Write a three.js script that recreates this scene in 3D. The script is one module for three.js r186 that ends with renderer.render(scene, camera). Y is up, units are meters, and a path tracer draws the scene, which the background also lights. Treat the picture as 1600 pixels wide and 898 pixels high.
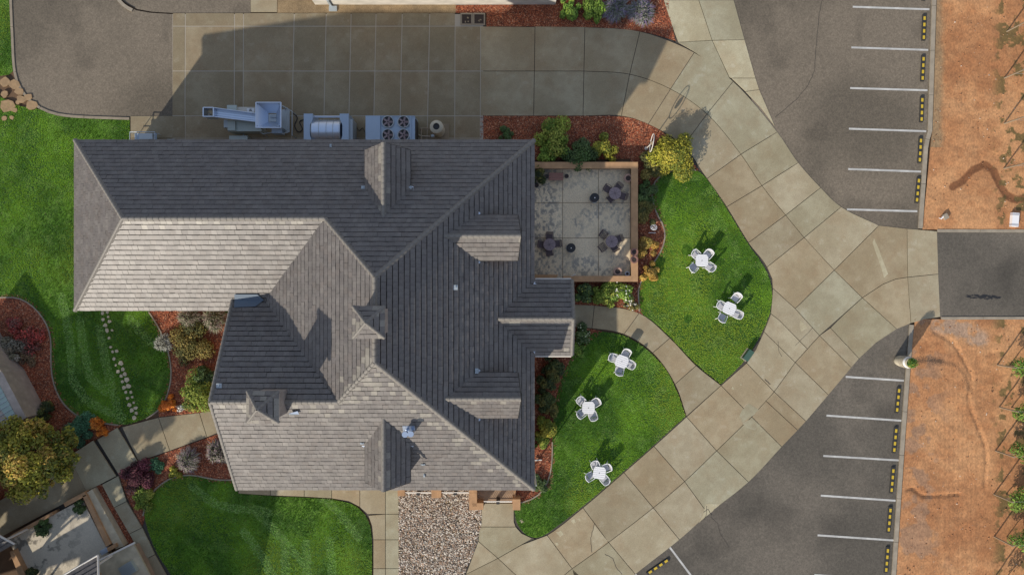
import * as THREE from 'three';
import { mergeGeometries } from 'three/addons/utils/BufferGeometryUtils.js';

// ---------------------------------------------------------------- camera, sky, sun, exposure
const CAM_H = 52, FPX = 1175;                       // flying height (m) and focal length (px of a 1600 px wide frame)
const scene = new THREE.Scene();
const camera = new THREE.PerspectiveCamera(2 * Math.atan(449 / FPX) * 180 / Math.PI, 1600 / 898, 0.5, 400);
camera.position.set(0, CAM_H, 0);
camera.up.set(0, 0, -1);
camera.lookAt(0, 0, 0);
const SUN = new THREE.Vector3(-0.58, 0.527, 0.815).normalize();
{ // clear autumn sky: pale horizon, blue zenith, a bright haze round the sun
  const w = 256, h = 128, d = new Float32Array(w * h * 4);
  for (let j = 0; j < h; j++) for (let i = 0; i < w; i++) {
    const el = ((j + 0.5) / h - 0.5) * Math.PI, az = ((i + 0.5) / w - 0.5) * 2 * Math.PI;
    const dir = new THREE.Vector3(Math.cos(el) * Math.cos(az), Math.sin(el), Math.cos(el) * Math.sin(az));
    const t = Math.pow(Math.max(0, dir.y), 0.5);
    const g = Math.pow(Math.max(0, dir.dot(SUN)), 12) * 0.9;
    const c = dir.y >= -0.02 ? [0.86 + (0.35 - 0.86) * t + g, 0.86 + (0.47 - 0.86) * t + g * 0.92, 0.9 + (0.7 - 0.9) * t + g * 0.78] : [0.22, 0.18, 0.14];
    const k = (j * w + i) * 4;
    d[k] = c[0]; d[k + 1] = c[1]; d[k + 2] = c[2]; d[k + 3] = 1;
  }
  const sky = new THREE.DataTexture(d, w, h, THREE.RGBAFormat, THREE.FloatType);
  sky.mapping = THREE.EquirectangularReflectionMapping; sky.magFilter = THREE.LinearFilter; sky.minFilter = THREE.LinearFilter; sky.needsUpdate = true;
  scene.background = sky; scene.environment = sky;
  scene.backgroundIntensity = 0.74; scene.environmentIntensity = 0.74;
}
const sun = new THREE.DirectionalLight(new THREE.Color(1, 0.905, 0.77), 4.7);
sun.position.copy(SUN).multiplyScalar(90); sun.target.position.set(0, 0, 0);
sun.castShadow = true; sun.shadow.mapSize.set(4096, 4096); sun.shadow.radius = 1.4;
Object.assign(sun.shadow.camera, { left: -60, right: 60, top: 60, bottom: -60, near: 1, far: 220 });
scene.add(sun, sun.target);
const renderer = new THREE.WebGLRenderer({ antialias: true });
renderer.toneMapping = THREE.LinearToneMapping;
renderer.toneMappingExposure = 0.95;
renderer.shadowMap.enabled = true;

// ---------------------------------------------------------------- helpers
function rng(seed) { let a = seed >>> 0; return () => { a |= 0; a = a + 0x6D2B79F5 | 0; let t = Math.imul(a ^ a >>> 15, 1 | a); t = t + Math.imul(t ^ t >>> 7, 61 | t) ^ t; return ((t ^ t >>> 14) >>> 0) / 4294967296; }; }
const R = rng(20241);
const rr = (a, b, r = R) => a + (b - a) * r();
const V = (x, y, z) => new THREE.Vector3(x, y, z);
const G = (px, py, y = 0) => V((px - 800) * (CAM_H - y) / FPX, y, (py - 449) * (CAM_H - y) / FPX);
const g2 = (p, y = 0) => { const q = G(p[0], p[1], y); return [q.x, q.z]; };
const counts = {};
function numbered(n) { const k = counts[n] = (counts[n] ?? -1) + 1; return k ? `${n}_${String(k).padStart(3, '0')}` : n; }
function thing(name, label, category, pos = [0, 0, 0], turn = 0, group) {
  const o = new THREE.Group(); o.name = numbered(name); scene.add(o);
  o.position.set(...(pos.isVector3 ? pos.toArray() : pos)); o.rotation.y = turn;
  o.userData = { label, category }; if (group) o.userData.group = group;
  return o;
}
function mesh(name, geo, mat, parent) {
  const m = new THREE.Mesh(Array.isArray(geo) ? (geo.length > 1 ? mergeGeometries(geo.map(clean), false) : geo[0]) : geo, mat);
  m.name = name; m.castShadow = m.receiveShadow = true; if (parent) parent.add(m); return m;
}
function clean(g) { const q = g.index ? g.toNonIndexed() : g; for (const k of Object.keys(q.attributes)) if (!['position', 'normal', 'uv'].includes(k)) q.deleteAttribute(k); if (!q.attributes.uv) q.setAttribute('uv', new THREE.BufferAttribute(new Float32Array(q.attributes.position.count * 2), 2)); return q; }
function struct(name, geo, mat, label) { const m = mesh(numbered(name), geo, mat, scene); m.userData = { kind: 'structure', label, category: name.replace(/_/g, ' ') }; return m; }
function structGroup(name, label) { const o = new THREE.Group(); o.name = numbered(name); o.userData = { kind: 'structure', label, category: name.replace(/_/g, ' ') }; scene.add(o); return o; }

// polygon prism in plan: pts = [[x,z]...]; y0 may be null for a bare sheet
function prism(pts, y1, y0 = null, T = 1, hTop) {
  let P = pts.map(p => new THREE.Vector2(p[0], p[1]));
  if (THREE.ShapeUtils.area(P) < 0) P.reverse();                       // counter-clockwise in (x,z)
  const tri = THREE.ShapeUtils.triangulateShape(P, []);
  const pos = [], nor = [], uv = [];
  const top = q => hTop ? hTop(q.x, q.y) : y1;
  const put = (q, y, n) => { pos.push(q.x, y, q.y); nor.push(...n); uv.push(q.x / T, q.y / T); };
  for (const t of tri) for (const k of [t[0], t[2], t[1]]) put(P[k], top(P[k]), [0, 1, 0]);
  if (y0 !== null) for (let i = 0; i < P.length; i++) {
    const a = P[i], b = P[(i + 1) % P.length], dx = b.x - a.x, dz = b.y - a.y, l = Math.hypot(dx, dz) || 1, n = [dz / l, 0, -dx / l];
    const side = (q, y, s) => { pos.push(q.x, y, q.y); nor.push(...n); uv.push(s / T, y / T); };
    side(a, y0, 0); side(a, top(a), 0); side(b, top(b), l); side(a, y0, 0); side(b, top(b), l); side(b, y0, l);
  }
  const g = new THREE.BufferGeometry();
  g.setAttribute('position', new THREE.Float32BufferAttribute(pos, 3)); g.setAttribute('normal', new THREE.Float32BufferAttribute(nor, 3)); g.setAttribute('uv', new THREE.Float32BufferAttribute(uv, 2));
  return g;
}
function inset(pts, d) {                                              // parallel offset inwards
  let P = pts.slice(); let A = 0; for (let i = 0; i < P.length; i++) { const a = P[i], b = P[(i + 1) % P.length]; A += a[0] * b[1] - b[0] * a[1]; }
  const s = A > 0 ? 1 : -1, n = P.length, out = [];
  for (let i = 0; i < n; i++) {
    const a = P[(i + n - 1) % n], b = P[i], c = P[(i + 1) % n];
    const e1 = norm2([b[0] - a[0], b[1] - a[1]]), e2 = norm2([c[0] - b[0], c[1] - b[1]]);
    const n1 = [-e1[1] * s, e1[0] * s], n2 = [-e2[1] * s, e2[0] * s];
    const k = Math.max(0.35, 1 + n1[0] * n2[0] + n1[1] * n2[1]);
    out.push([b[0] + (n1[0] + n2[0]) / k * d, b[1] + (n1[1] + n2[1]) / k * d]);
  }
  return out;
}
function norm2(v) { const l = Math.hypot(v[0], v[1]) || 1; return [v[0] / l, v[1] / l]; }
function smooth(pts, n = 2, closed = true, lim = 55) {                 // Chaikin that keeps real corners
  for (let k = 0; k < n; k++) {
    const out = [], m = pts.length;
    for (let i = 0; i < m; i++) {
      const a = pts[(i + m - 1) % m], b = pts[i], c = pts[(i + 1) % m];
      if (!closed && (i === 0 || i === m - 1)) { out.push(b); continue; }
      const t = Math.acos(Math.max(-1, Math.min(1, ((b[0] - a[0]) * (c[0] - b[0]) + (b[1] - a[1]) * (c[1] - b[1])) / ((Math.hypot(b[0] - a[0], b[1] - a[1]) * Math.hypot(c[0] - b[0], c[1] - b[1])) || 1)))) * 57.3;
      if (t > lim) out.push(b); else out.push([b[0] * 0.75 + a[0] * 0.25, b[1] * 0.75 + a[1] * 0.25], [b[0] * 0.75 + c[0] * 0.25, b[1] * 0.75 + c[1] * 0.25]);
    }
    pts = out;
  }
  return pts;
}
const poly = (px, y = 0, sm = 2) => (sm ? smooth(px, sm) : px).map(p => g2(p, y));
function inside(p, P) { let c = false; for (let i = 0, j = P.length - 1; i < P.length; j = i++) if ((P[i][1] > p[1]) !== (P[j][1] > p[1]) && p[0] < (P[j][0] - P[i][0]) * (p[1] - P[i][1]) / (P[j][1] - P[i][1]) + P[i][0]) c = !c; return c; }
function box(w, h, d, x = 0, y = 0, z = 0, rx = 0, ry = 0, rz = 0) { const g = new THREE.BoxGeometry(w, h, d); g.rotateX(rx); g.rotateY(ry); g.rotateZ(rz); g.translate(x, y, z); return g; }
function rod(p, q, r, r2 = r, seg = 8) { const a = V(...p), b = V(...q), d = b.clone().sub(a); const g = new THREE.CylinderGeometry(r2, r, d.length(), seg); g.applyQuaternion(new THREE.Quaternion().setFromUnitVectors(V(0, 1, 0), d.normalize())); g.translate((a.x + b.x) / 2, (a.y + b.y) / 2, (a.z + b.z) / 2); return g; }
function tube(pts, r, seg = 40, rad = 6, closed = false) { return new THREE.TubeGeometry(new THREE.CatmullRomCurve3(pts.map(p => V(...p)), closed), seg, r, rad, closed); }
function lathe(prof, seg = 24) { return new THREE.LatheGeometry(prof.map(p => new THREE.Vector2(p[0], p[1])), seg); }
function quadMesh(quads) { const pos = [], uv = []; for (const q of quads) { for (const k of (q.length === 3 ? [0, 1, 2] : [0, 1, 2, 0, 2, 3])) { pos.push(...q[k].toArray()); uv.push(q[k].x + q[k].y * 0.3, q[k].z + q[k].y * 0.7); } } const g = new THREE.BufferGeometry(); g.setAttribute('position', new THREE.Float32BufferAttribute(pos, 3)); g.setAttribute('uv', new THREE.Float32BufferAttribute(uv, 2)); g.computeVertexNormals(); return g; }

// ---------------------------------------------------------------- noise and textures
function lattice(p, seed) { const a = new Float32Array(p * p), r = rng(seed); for (let i = 0; i < a.length; i++) a[i] = r(); return a; }
const LATS = {};
function vnoise(x, y, p, seed) {
  const L = LATS[p + '_' + seed] ??= lattice(p, seed * 977 + p);
  const xi = Math.floor(x), yi = Math.floor(y), fx = x - xi, fy = y - yi, u = fx * fx * (3 - 2 * fx), v = fy * fy * (3 - 2 * fy);
  const x0 = ((xi % p) + p) % p, x1 = (x0 + 1) % p, y0 = (((yi % p) + p) % p) * p, y1 = ((((yi + 1) % p) + p) % p) * p;
  const a = L[y0 + x0], b = L[y0 + x1], c = L[y1 + x0], d = L[y1 + x1];
  return a + (b - a) * u + (c - a) * v + (a - b - c + d) * u * v;
}
function fbm(u, v, p, oct, seed) { let s = 0, a = 0.5, n = 0; for (let i = 0; i < oct; i++) { s += a * vnoise(u * p, v * p, p, seed + i); n += a; a *= 0.55; p *= 2; } return s / n; }
function texture(w, h, fn, { srgb = true, rep = true } = {}) {
  const d = new Uint8Array(w * h * 4);
  for (let j = 0; j < h; j++) for (let i = 0; i < w; i++) { const c = fn(i / w, j / h, i, j), k = (j * w + i) * 4; d[k] = Math.max(0, Math.min(255, c[0])); d[k + 1] = Math.max(0, Math.min(255, c[1])); d[k + 2] = Math.max(0, Math.min(255, c[2])); d[k + 3] = 255; }
  const t = new THREE.DataTexture(d, w, h); t.magFilter = THREE.LinearFilter; t.minFilter = THREE.LinearMipmapLinearFilter; t.generateMipmaps = true;
  if (rep) t.wrapS = t.wrapT = THREE.RepeatWrapping; if (srgb) t.colorSpace = THREE.SRGBColorSpace; t.needsUpdate = true; return t;
}
const mix = (a, b, t) => [a[0] + (b[0] - a[0]) * t, a[1] + (b[1] - a[1]) * t, a[2] + (b[2] - a[2]) * t];
const sm = (a, b, x) => { const t = Math.max(0, Math.min(1, (x - a) / (b - a))); return t * t * (3 - 2 * t); };
const mul = (c, k) => [c[0] * k, c[1] * k, c[2] * k];
const std = o => new THREE.MeshStandardMaterial({ roughness: 0.9, ...o });
const lin = (r, g, b) => new THREE.Color().setRGB(r, g, b);
const hash = rng(99);

const asphaltTex = texture(1024, 1024, (u, v) => {
  const n = fbm(u, v, 4, 5, 11), f = vnoise(u * 512, v * 512, 512, 15), f2 = vnoise(u * 256, v * 256, 256, 16), b = fbm(u, v, 9, 3, 31), sp = hash();
  let c = mix([100, 92, 80], [120, 110, 96], sm(0.3, 0.7, n)); c = mul(c, 0.84 + 0.2 * f + 0.12 * f2);
  if (sp > 0.99) c = mul(c, 1.25); c = mul(c, 0.9 + 0.1 * sm(0.25, 0.45, b));
  return c;
});
const asphaltDarkTex = texture(1024, 1024, (u, v) => {
  const n = fbm(u, v, 5, 5, 51), f = vnoise(u * 512, v * 512, 512, 55), f2 = vnoise(u * 200, v * 200, 200, 56), b = fbm(u, v, 7, 3, 58), sp = hash();
  let c = mix([89, 84, 76], [108, 101, 91], sm(0.28, 0.72, n)); c = mul(c, 0.84 + 0.2 * f + 0.12 * f2); if (sp > 0.99) c = mul(c, 1.25); c = mul(c, 0.86 + 0.14 * sm(0.25, 0.5, b));
  return c;
});
const concreteTex = texture(1024, 1024, (u, v) => {
  const n = fbm(u, v, 5, 5, 61), m = fbm(u, v, 12, 4, 66), f = vnoise(u * 512, v * 512, 512, 65), st = fbm(u + 0.3, v, 20, 4, 68);
  let c = mix([166, 155, 129], [183, 174, 149], sm(0.2, 0.8, n)); c = mix(c, [162, 142, 114], 0.35 * sm(0.4, 0.8, m)); c = mix(c, [150, 136, 113], 0.25 * sm(0.45, 0.75, st)); c = mix(c, [202, 198, 182], 0.3 * sm(0.62, 0.8, 1 - st));
  return mul(c, 0.86 + 0.16 * f);
});
const mulchTex = (() => {                                              // chips of bark drawn one by one
  const S = 1024, a = new Float32Array(S * S * 3), r = rng(5);
  for (let i = 0; i < S * S; i++) { const k = 34 + r() * 26; a[i * 3] = k * 1.35; a[i * 3 + 1] = k * 0.72; a[i * 3 + 2] = k * 0.56; }
  const pal = [[164, 84, 52], [128, 64, 42], [184, 104, 64], [100, 54, 38], [196, 124, 84], [144, 74, 48], [212, 158, 120]];
  for (let k = 0; k < 26000; k++) {
    const cx = r() * S, cy = r() * S, t = r() * Math.PI, L = 4 + r() * 9, W = 1.2 + r() * 2.4, c = mul(pal[Math.floor(Math.pow(r(), 1.3) * pal.length)], 0.75 + r() * 0.4), ct = Math.cos(t), st = Math.sin(t);
    for (let s = -L; s <= L; s += 0.8) for (let w = -W; w <= W; w += 0.8) { const x = ((Math.round(cx + s * ct - w * st) % S) + S) % S, y = ((Math.round(cy + s * st + w * ct) % S) + S) % S, q = (y * S + x) * 3; a[q] = c[0]; a[q + 1] = c[1]; a[q + 2] = c[2]; }
  }
  return texture(S, S, (u, v, i, j) => { const q = (j * S + i) * 3, n = 0.8 + 0.4 * fbm(u, v, 6, 3, 71); return [a[q] * n, a[q + 1] * n, a[q + 2] * n]; });
})();
const turfTex = texture(1024, 1024, (u, v) => {
  const n = fbm(u, v, 6, 5, 81), f = vnoise(u * 400, v * 400, 400, 85), m = fbm(u, v, 40, 3, 88);
  let c = mix([52, 92, 16], [88, 130, 28], sm(0.3, 0.7, n)); c = mix(c, [112, 146, 42], 0.5 * sm(0.6, 0.75, m)); return mul(c, 0.6 + 0.65 * f);
});
const soilTex = texture(512, 512, (u, v) => mul(mix([84, 66, 50], [118, 92, 68], fbm(u, v, 8, 5, 91)), 0.75 + 0.5 * hash()));
const tileTex = texture(512, 512, (u, v) => { const n = fbm(u, v, 8, 4, 101), f = vnoise(u * 256, v * 60, 256, 105), g = vnoise(u * 256, v * 256, 256, 107); return mul([238, 236, 233], 0.62 + 0.2 * n + 0.12 * f + 0.12 * g); });
const stuccoTex = texture(512, 512, (u, v) => { const n = fbm(u, v, 6, 5, 111), g = hash(); return mul([240, 238, 235], 0.74 + 0.22 * n + 0.06 * g); });
const gravelTex = texture(512, 512, (u, v) => { const g = vnoise(u * 256, v * 256, 256, 121), n = fbm(u, v, 6, 3, 125); return mul(mix([112, 92, 66], [172, 150, 116], g), 0.75 + 0.4 * n); });
const asphaltBump = texture(512, 512, () => { const k = 60 + hash() * 190; return [k, k, k]; }, { srgb: false });

const M = {
  asphalt: std({ map: asphaltTex, bumpMap: asphaltBump, bumpScale: 0.002 }),
  asphaltDark: std({ map: asphaltDarkTex, bumpMap: asphaltBump, bumpScale: 0.002 }),
  mulch: std({ map: mulchTex, bumpMap: mulchTex, bumpScale: 0.03 }),
  turf: std({ map: turfTex }),
  soil: std({ map: soilTex }),
  gravel: std({ map: gravelTex, bumpMap: gravelTex, bumpScale: 0.015 }),
  jointDark: std({ color: lin(0.07, 0.06, 0.05) }),
  jointPale: std({ color: lin(0.4, 0.36, 0.3) }),
  paint: std({ color: lin(0.78, 0.79, 0.78), roughness: 0.7, map: stuccoTex }),
  kerb: std({ color: lin(0.5, 0.44, 0.35), map: stuccoTex }),
  edging: std({ color: lin(0.42, 0.36, 0.28), map: stuccoTex }),
  stuccoOrange: std({ color: lin(0.68, 0.41, 0.22), map: stuccoTex }),
  stuccoTan: std({ color: lin(0.5, 0.36, 0.25), map: stuccoTex }),
  stuccoPale: std({ color: lin(0.6, 0.52, 0.46), map: stuccoTex }),
  stuccoWhite: std({ color: lin(0.8, 0.77, 0.7), map: stuccoTex }),
  trimPale: std({ color: lin(0.74, 0.7, 0.63), roughness: 0.6 }),
  trimDark: std({ color: lin(0.06, 0.055, 0.05), roughness: 0.6 }),
  whitePlastic: std({ color: lin(0.86, 0.86, 0.87), roughness: 0.45 }),
  greyMesh: std({ color: lin(0.5, 0.5, 0.53), roughness: 0.6 }),
  steel: std({ color: lin(0.6, 0.68, 0.8), metalness: 0.85, roughness: 0.34 }),
  steelDull: std({ color: lin(0.42, 0.47, 0.5), metalness: 0.35, roughness: 0.5 }),
  steelPaint: std({ color: lin(0.36, 0.45, 0.56), metalness: 0.3, roughness: 0.45 }),
  greenPanel: std({ color: lin(0.4, 0.45, 0.42), metalness: 0.2, roughness: 0.5 }),
  black: std({ color: lin(0.02, 0.02, 0.022), roughness: 0.6 }),
  rubber: std({ color: lin(0.03, 0.03, 0.03), roughness: 0.8 }),
  yellow: std({ color: lin(0.6, 0.42, 0.03), roughness: 0.6 }),
  brownMetal: std({ color: lin(0.1, 0.07, 0.075), roughness: 0.55, metalness: 0.2 }),
  brownTop: std({ color: lin(0.26, 0.2, 0.21), roughness: 0.5 }),
  terracotta: std({ color: lin(0.62, 0.4, 0.31), map: stuccoTex }),
  clayPink: std({ color: lin(0.42, 0.22, 0.18), map: stuccoTex }),
  cream: std({ color: lin(0.78, 0.72, 0.57), map: stuccoTex, roughness: 0.8 }),
  wood: std({ color: lin(0.42, 0.34, 0.24), map: stuccoTex }),
  darkWood: std({ color: lin(0.16, 0.1, 0.07), map: stuccoTex }),
  bark: std({ color: lin(0.12, 0.085, 0.06), map: stuccoTex }),
  stone: std({ color: lin(0.78, 0.69, 0.5), map: stuccoTex }),
  redStone: std({ color: lin(0.5, 0.34, 0.19), map: stuccoTex }),
  utilityGreen: std({ color: lin(0.05, 0.11, 0.08), roughness: 0.5 }),
  glass: new THREE.MeshPhysicalMaterial({ color: lin(0.04, 0.05, 0.06), roughness: 0.06, metalness: 0, clearcoat: 1 }),
  potSoil: std({ color: lin(0.05, 0.035, 0.03) }),
  slate: std({ color: lin(0.13, 0.17, 0.22), roughness: 0.75 }),
  teal: std({ color: lin(0.32, 0.42, 0.38), roughness: 0.5 }),
};
const slabMats = [[0.98, 0.96, 0.93], [0.86, 0.83, 0.78], [1.04, 1.02, 0.98], [0.9, 0.83, 0.75], [0.95, 0.99, 0.97], [1.2, 1.22, 1.17], [0.74, 0.68, 0.62], [0.68, 0.64, 0.59], [0.9, 0.91, 0.86], [0.97, 0.9, 0.82]].map((c, i) => { const t = concreteTex.clone(); t.offset.set(i * 0.31, i * 0.17); t.needsUpdate = true; return std({ map: t, color: lin(...c), bumpMap: asphaltBump, bumpScale: 0.002 }); });
const slabMat = (l = [0, 1, 2, 3, 4, 8, 9]) => slabMats[l[Math.floor(R() * l.length)]];
const greyBand = [0, 2, 4, 8, 8], brownBand = [3, 9, 1, 3, 0];
const leafMat = new THREE.MeshStandardMaterial({ vertexColors: true, roughness: 0.75, side: THREE.DoubleSide });
// ================================================================ GROUND
struct('ground', prism([[-90, -70], [90, -70], [90, 70], [-90, 70]], -0.09, null, 5), M.soil, 'bare brown soil under everything');

function slab(parent, px, y = 0.02, mat = slabMat(), gap = 0.02, raw = false, T = 9) {
  const P = inset(raw ? px : px.map(p => g2(p)), gap);
  return mesh('slab', prism(P, y, y - 0.1, T), mat, parent);
}
const spl = pts => { const c = new THREE.CatmullRomCurve3(pts.map(p => V(p[0], p[1], 0)), false, 'centripetal'); return (i, j, n = 6) => { const o = []; for (let k = 0; k <= n; k++) { const q = c.getPoint((i + (j - i) * k / n) / (pts.length - 1)); o.push([q.x, q.y]); } return o; }; };

// --- asphalt
const lotNorth = struct('parking_lot', prism(poly([[1120, -260], [1468, -260], [1456, 0], [1449, 205], [1435, 362], [1400, 362], [1330, 345], [1240, 262], [1190, 190], [1120, 30]], 0, 0), 0, null, 24), M.asphalt, 'worn grey asphalt of the upper parking area beside red dirt');
const lotSouth = struct('parking_lot', prism(poly([[1428, 503], [1421, 507], [1413, 600], [1408, 680], [1400, 800], [1393, 898], [1372, 1160], [820, 1160], [900, 950], [1000, 885], [1180, 730], [1330, 560], [1395, 505]], 0, 0), 0, null, 24), M.asphaltDark, 'dark asphalt of the lower parking area below the curved drive');
struct('access_road', prism(poly([[1455, 362], [1900, 362], [1900, 495], [1465, 495]], 0, 0), 0.004, null, 20), M.asphaltDark, 'dark asphalt entry road leaving to the right');
const yardPx = [[17, -260], [17, 0], [20, 60], [22, 110], [30, 135], [50, 160], [80, 175], [110, 180], [200, 183], [270, 183], [270, 22], [235, 20], [212, 16], [192, 6], [182, -6], [176, -30], [176, -260]];
struct('service_road', prism(poly(yardPx, 0, 0), 0, null, 24), M.asphalt, 'grey asphalt turning yard at the upper left');
struct('service_road', prism(poly([[178, -260], [178, -30], [185, -8], [194, 3], [214, 14], [236, 18], [268, 20], [391, 20], [391, -260]], 0, 0), -0.008, null, 24), M.asphalt, 'strip of asphalt above the curved kerb at the top edge');
function markings(lot, lines, y = 0.006) { for (const [x0, y0, x1, y1] of lines) { const a = G(x0, y0), b = G(x1, y1), d = b.clone().sub(a).normalize(), n = V(-d.z, 0, d.x).multiplyScalar(0.065); mesh('parking_line', prism([[a.x + n.x, a.z + n.z], [b.x + n.x, b.z + n.z], [b.x - n.x, b.z - n.z], [a.x - n.x, a.z - n.z]], y, null, 2), M.paint, lot); } }
markings(lotNorth, [[1335, -53, 1455, -49], [1333, 10.5, 1453, 14.5], [1331, 74, 1451, 78], [1329, 137.5, 1450, 141], [1327, 201, 1448, 205], [1326, 264, 1440, 268], [1324, 327, 1434, 330]]);
markings(lotSouth, [[1322, 588.5, 1413, 594.5], [1292, 649, 1409, 657], [1287, 712, 1405, 719], [1283, 774, 1400, 782], [1278, 836, 1397, 844], [1273, 898, 1394, 906], [1047, 855, 1095, 919], [993, 897, 1040, 960]]);
{ // sealed cracks in the asphalt: dark thin beads following the photographed lines
  const crack = (lot, px, w = 0.02) => { const pts = []; for (let i = 0; i < px.length - 1; i++) { const n = 6; for (let k = 0; k < n; k++) { const t = k / n; pts.push([px[i][0] + (px[i + 1][0] - px[i][0]) * t + rr(-0.5, 0.5), px[i][1] + (px[i + 1][1] - px[i][1]) * t + rr(-0.5, 0.5)]); } } pts.push(px[px.length - 1]); const L = [], Rr = []; for (let i = 0; i < pts.length; i++) { const a = g2(pts[Math.max(0, i - 1)]), b = g2(pts[Math.min(pts.length - 1, i + 1)]), c = g2(pts[i]), d = norm2([b[0] - a[0], b[1] - a[1]]); L.push([c[0] - d[1] * w, c[1] + d[0] * w]); Rr.unshift([c[0] + d[1] * w, c[1] - d[0] * w]); } mesh('crack', prism([...L, ...Rr], 0.007, null, 1), M.jointDark, lot); };
  crack(lotNorth, [[1286, -4], [1281, 20], [1278, 50], [1275, 85], [1273, 112], [1262, 135], [1245, 155], [1212, 183]]);
  crack(lotSouth, [[1110, 807], [1122, 818], [1125, 832], [1140, 855]], 0.014);
  const tm = mesh('tyre_mark', (() => { const g = []; for (let k = 0; k < 70; k++) { const u = R(), p = G(1512 + u * 52, 463 + rr(-1, 1) * (1.5 + 1.6 * Math.sin(u * 3.1)) + u * 1.5); g.push(prism([[p.x - rr(0.05, 0.22), p.z - 0.03], [p.x, p.z - rr(0.03, 0.06)], [p.x + rr(0.05, 0.22), p.z], [p.x, p.z + rr(0.03, 0.06)]], 0.009 + k * 0.00004, null, 1)); } return g; })(), M.black, scene.getObjectByName('access_road'));
}

// --- kerbs: blocks of about three metres
function kerbRun(label, px, w, h, mat = M.kerb, step = 3) {
  const o = structGroup('kerb', label);
  const pts = px.map(p => G(...p)); const c = new THREE.CurvePath(); for (let i = 0; i < pts.length - 1; i++) c.add(new THREE.LineCurve3(pts[i], pts[i + 1]));
  const L = c.getLength(), n = Math.max(1, Math.round(L / step));
  for (let i = 0; i < n; i++) { const s = [], t = []; const m = px.length > 3 ? 5 : 1; for (let k = 0; k <= m; k++) { const u = (i + 0.004 + k / m * 0.992) / n, p = c.getPointAt(u), d = c.getPointAt(Math.min(1, u + 0.002)).sub(c.getPointAt(Math.max(0, u - 0.002))).normalize(); s.push([p.x - d.z * w / 2, p.z + d.x * w / 2]); t.unshift([p.x + d.z * w / 2, p.z - d.x * w / 2]); } mesh('kerb_block', prism([...s, ...t], h, -0.06, 2), mat, o); }
  return o;
}
kerbRun('long pale concrete kerb between upper parking rows and dirt', [[1463, -200], [1459.5, 0], [1453, 205], [1447, 225], [1438, 357]], 0.28, 0.1);
kerbRun('long concrete kerb between lower parking rows and dirt', [[1424.5, 507], [1417, 600], [1411, 680], [1403, 800], [1396.5, 898], [1386, 1050]], 0.28, 0.1);
kerbRun('low concrete strip along the top of the entry road', [[1465, 360.5], [1800, 361.5]], 0.2, 0.05);
kerbRun('low concrete strip along the bottom of the entry road', [[1471, 497], [1800, 496.5]], 0.18, 0.05);
kerbRun('curved concrete kerb round the turning yard lawn side', smooth([[15, -100], [16, 0], [19, 60], [21, 110], [29, 136], [49, 162], [79, 177], [110, 182.5], [202, 185.5]], 2, false), 0.17, 0.06, M.edging);
kerbRun('short white kerb curving in at the top edge', smooth([[178, -14], [186, 2], [196, 11], [207, 16.5]], 2, false), 0.22, 0.1);

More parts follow.
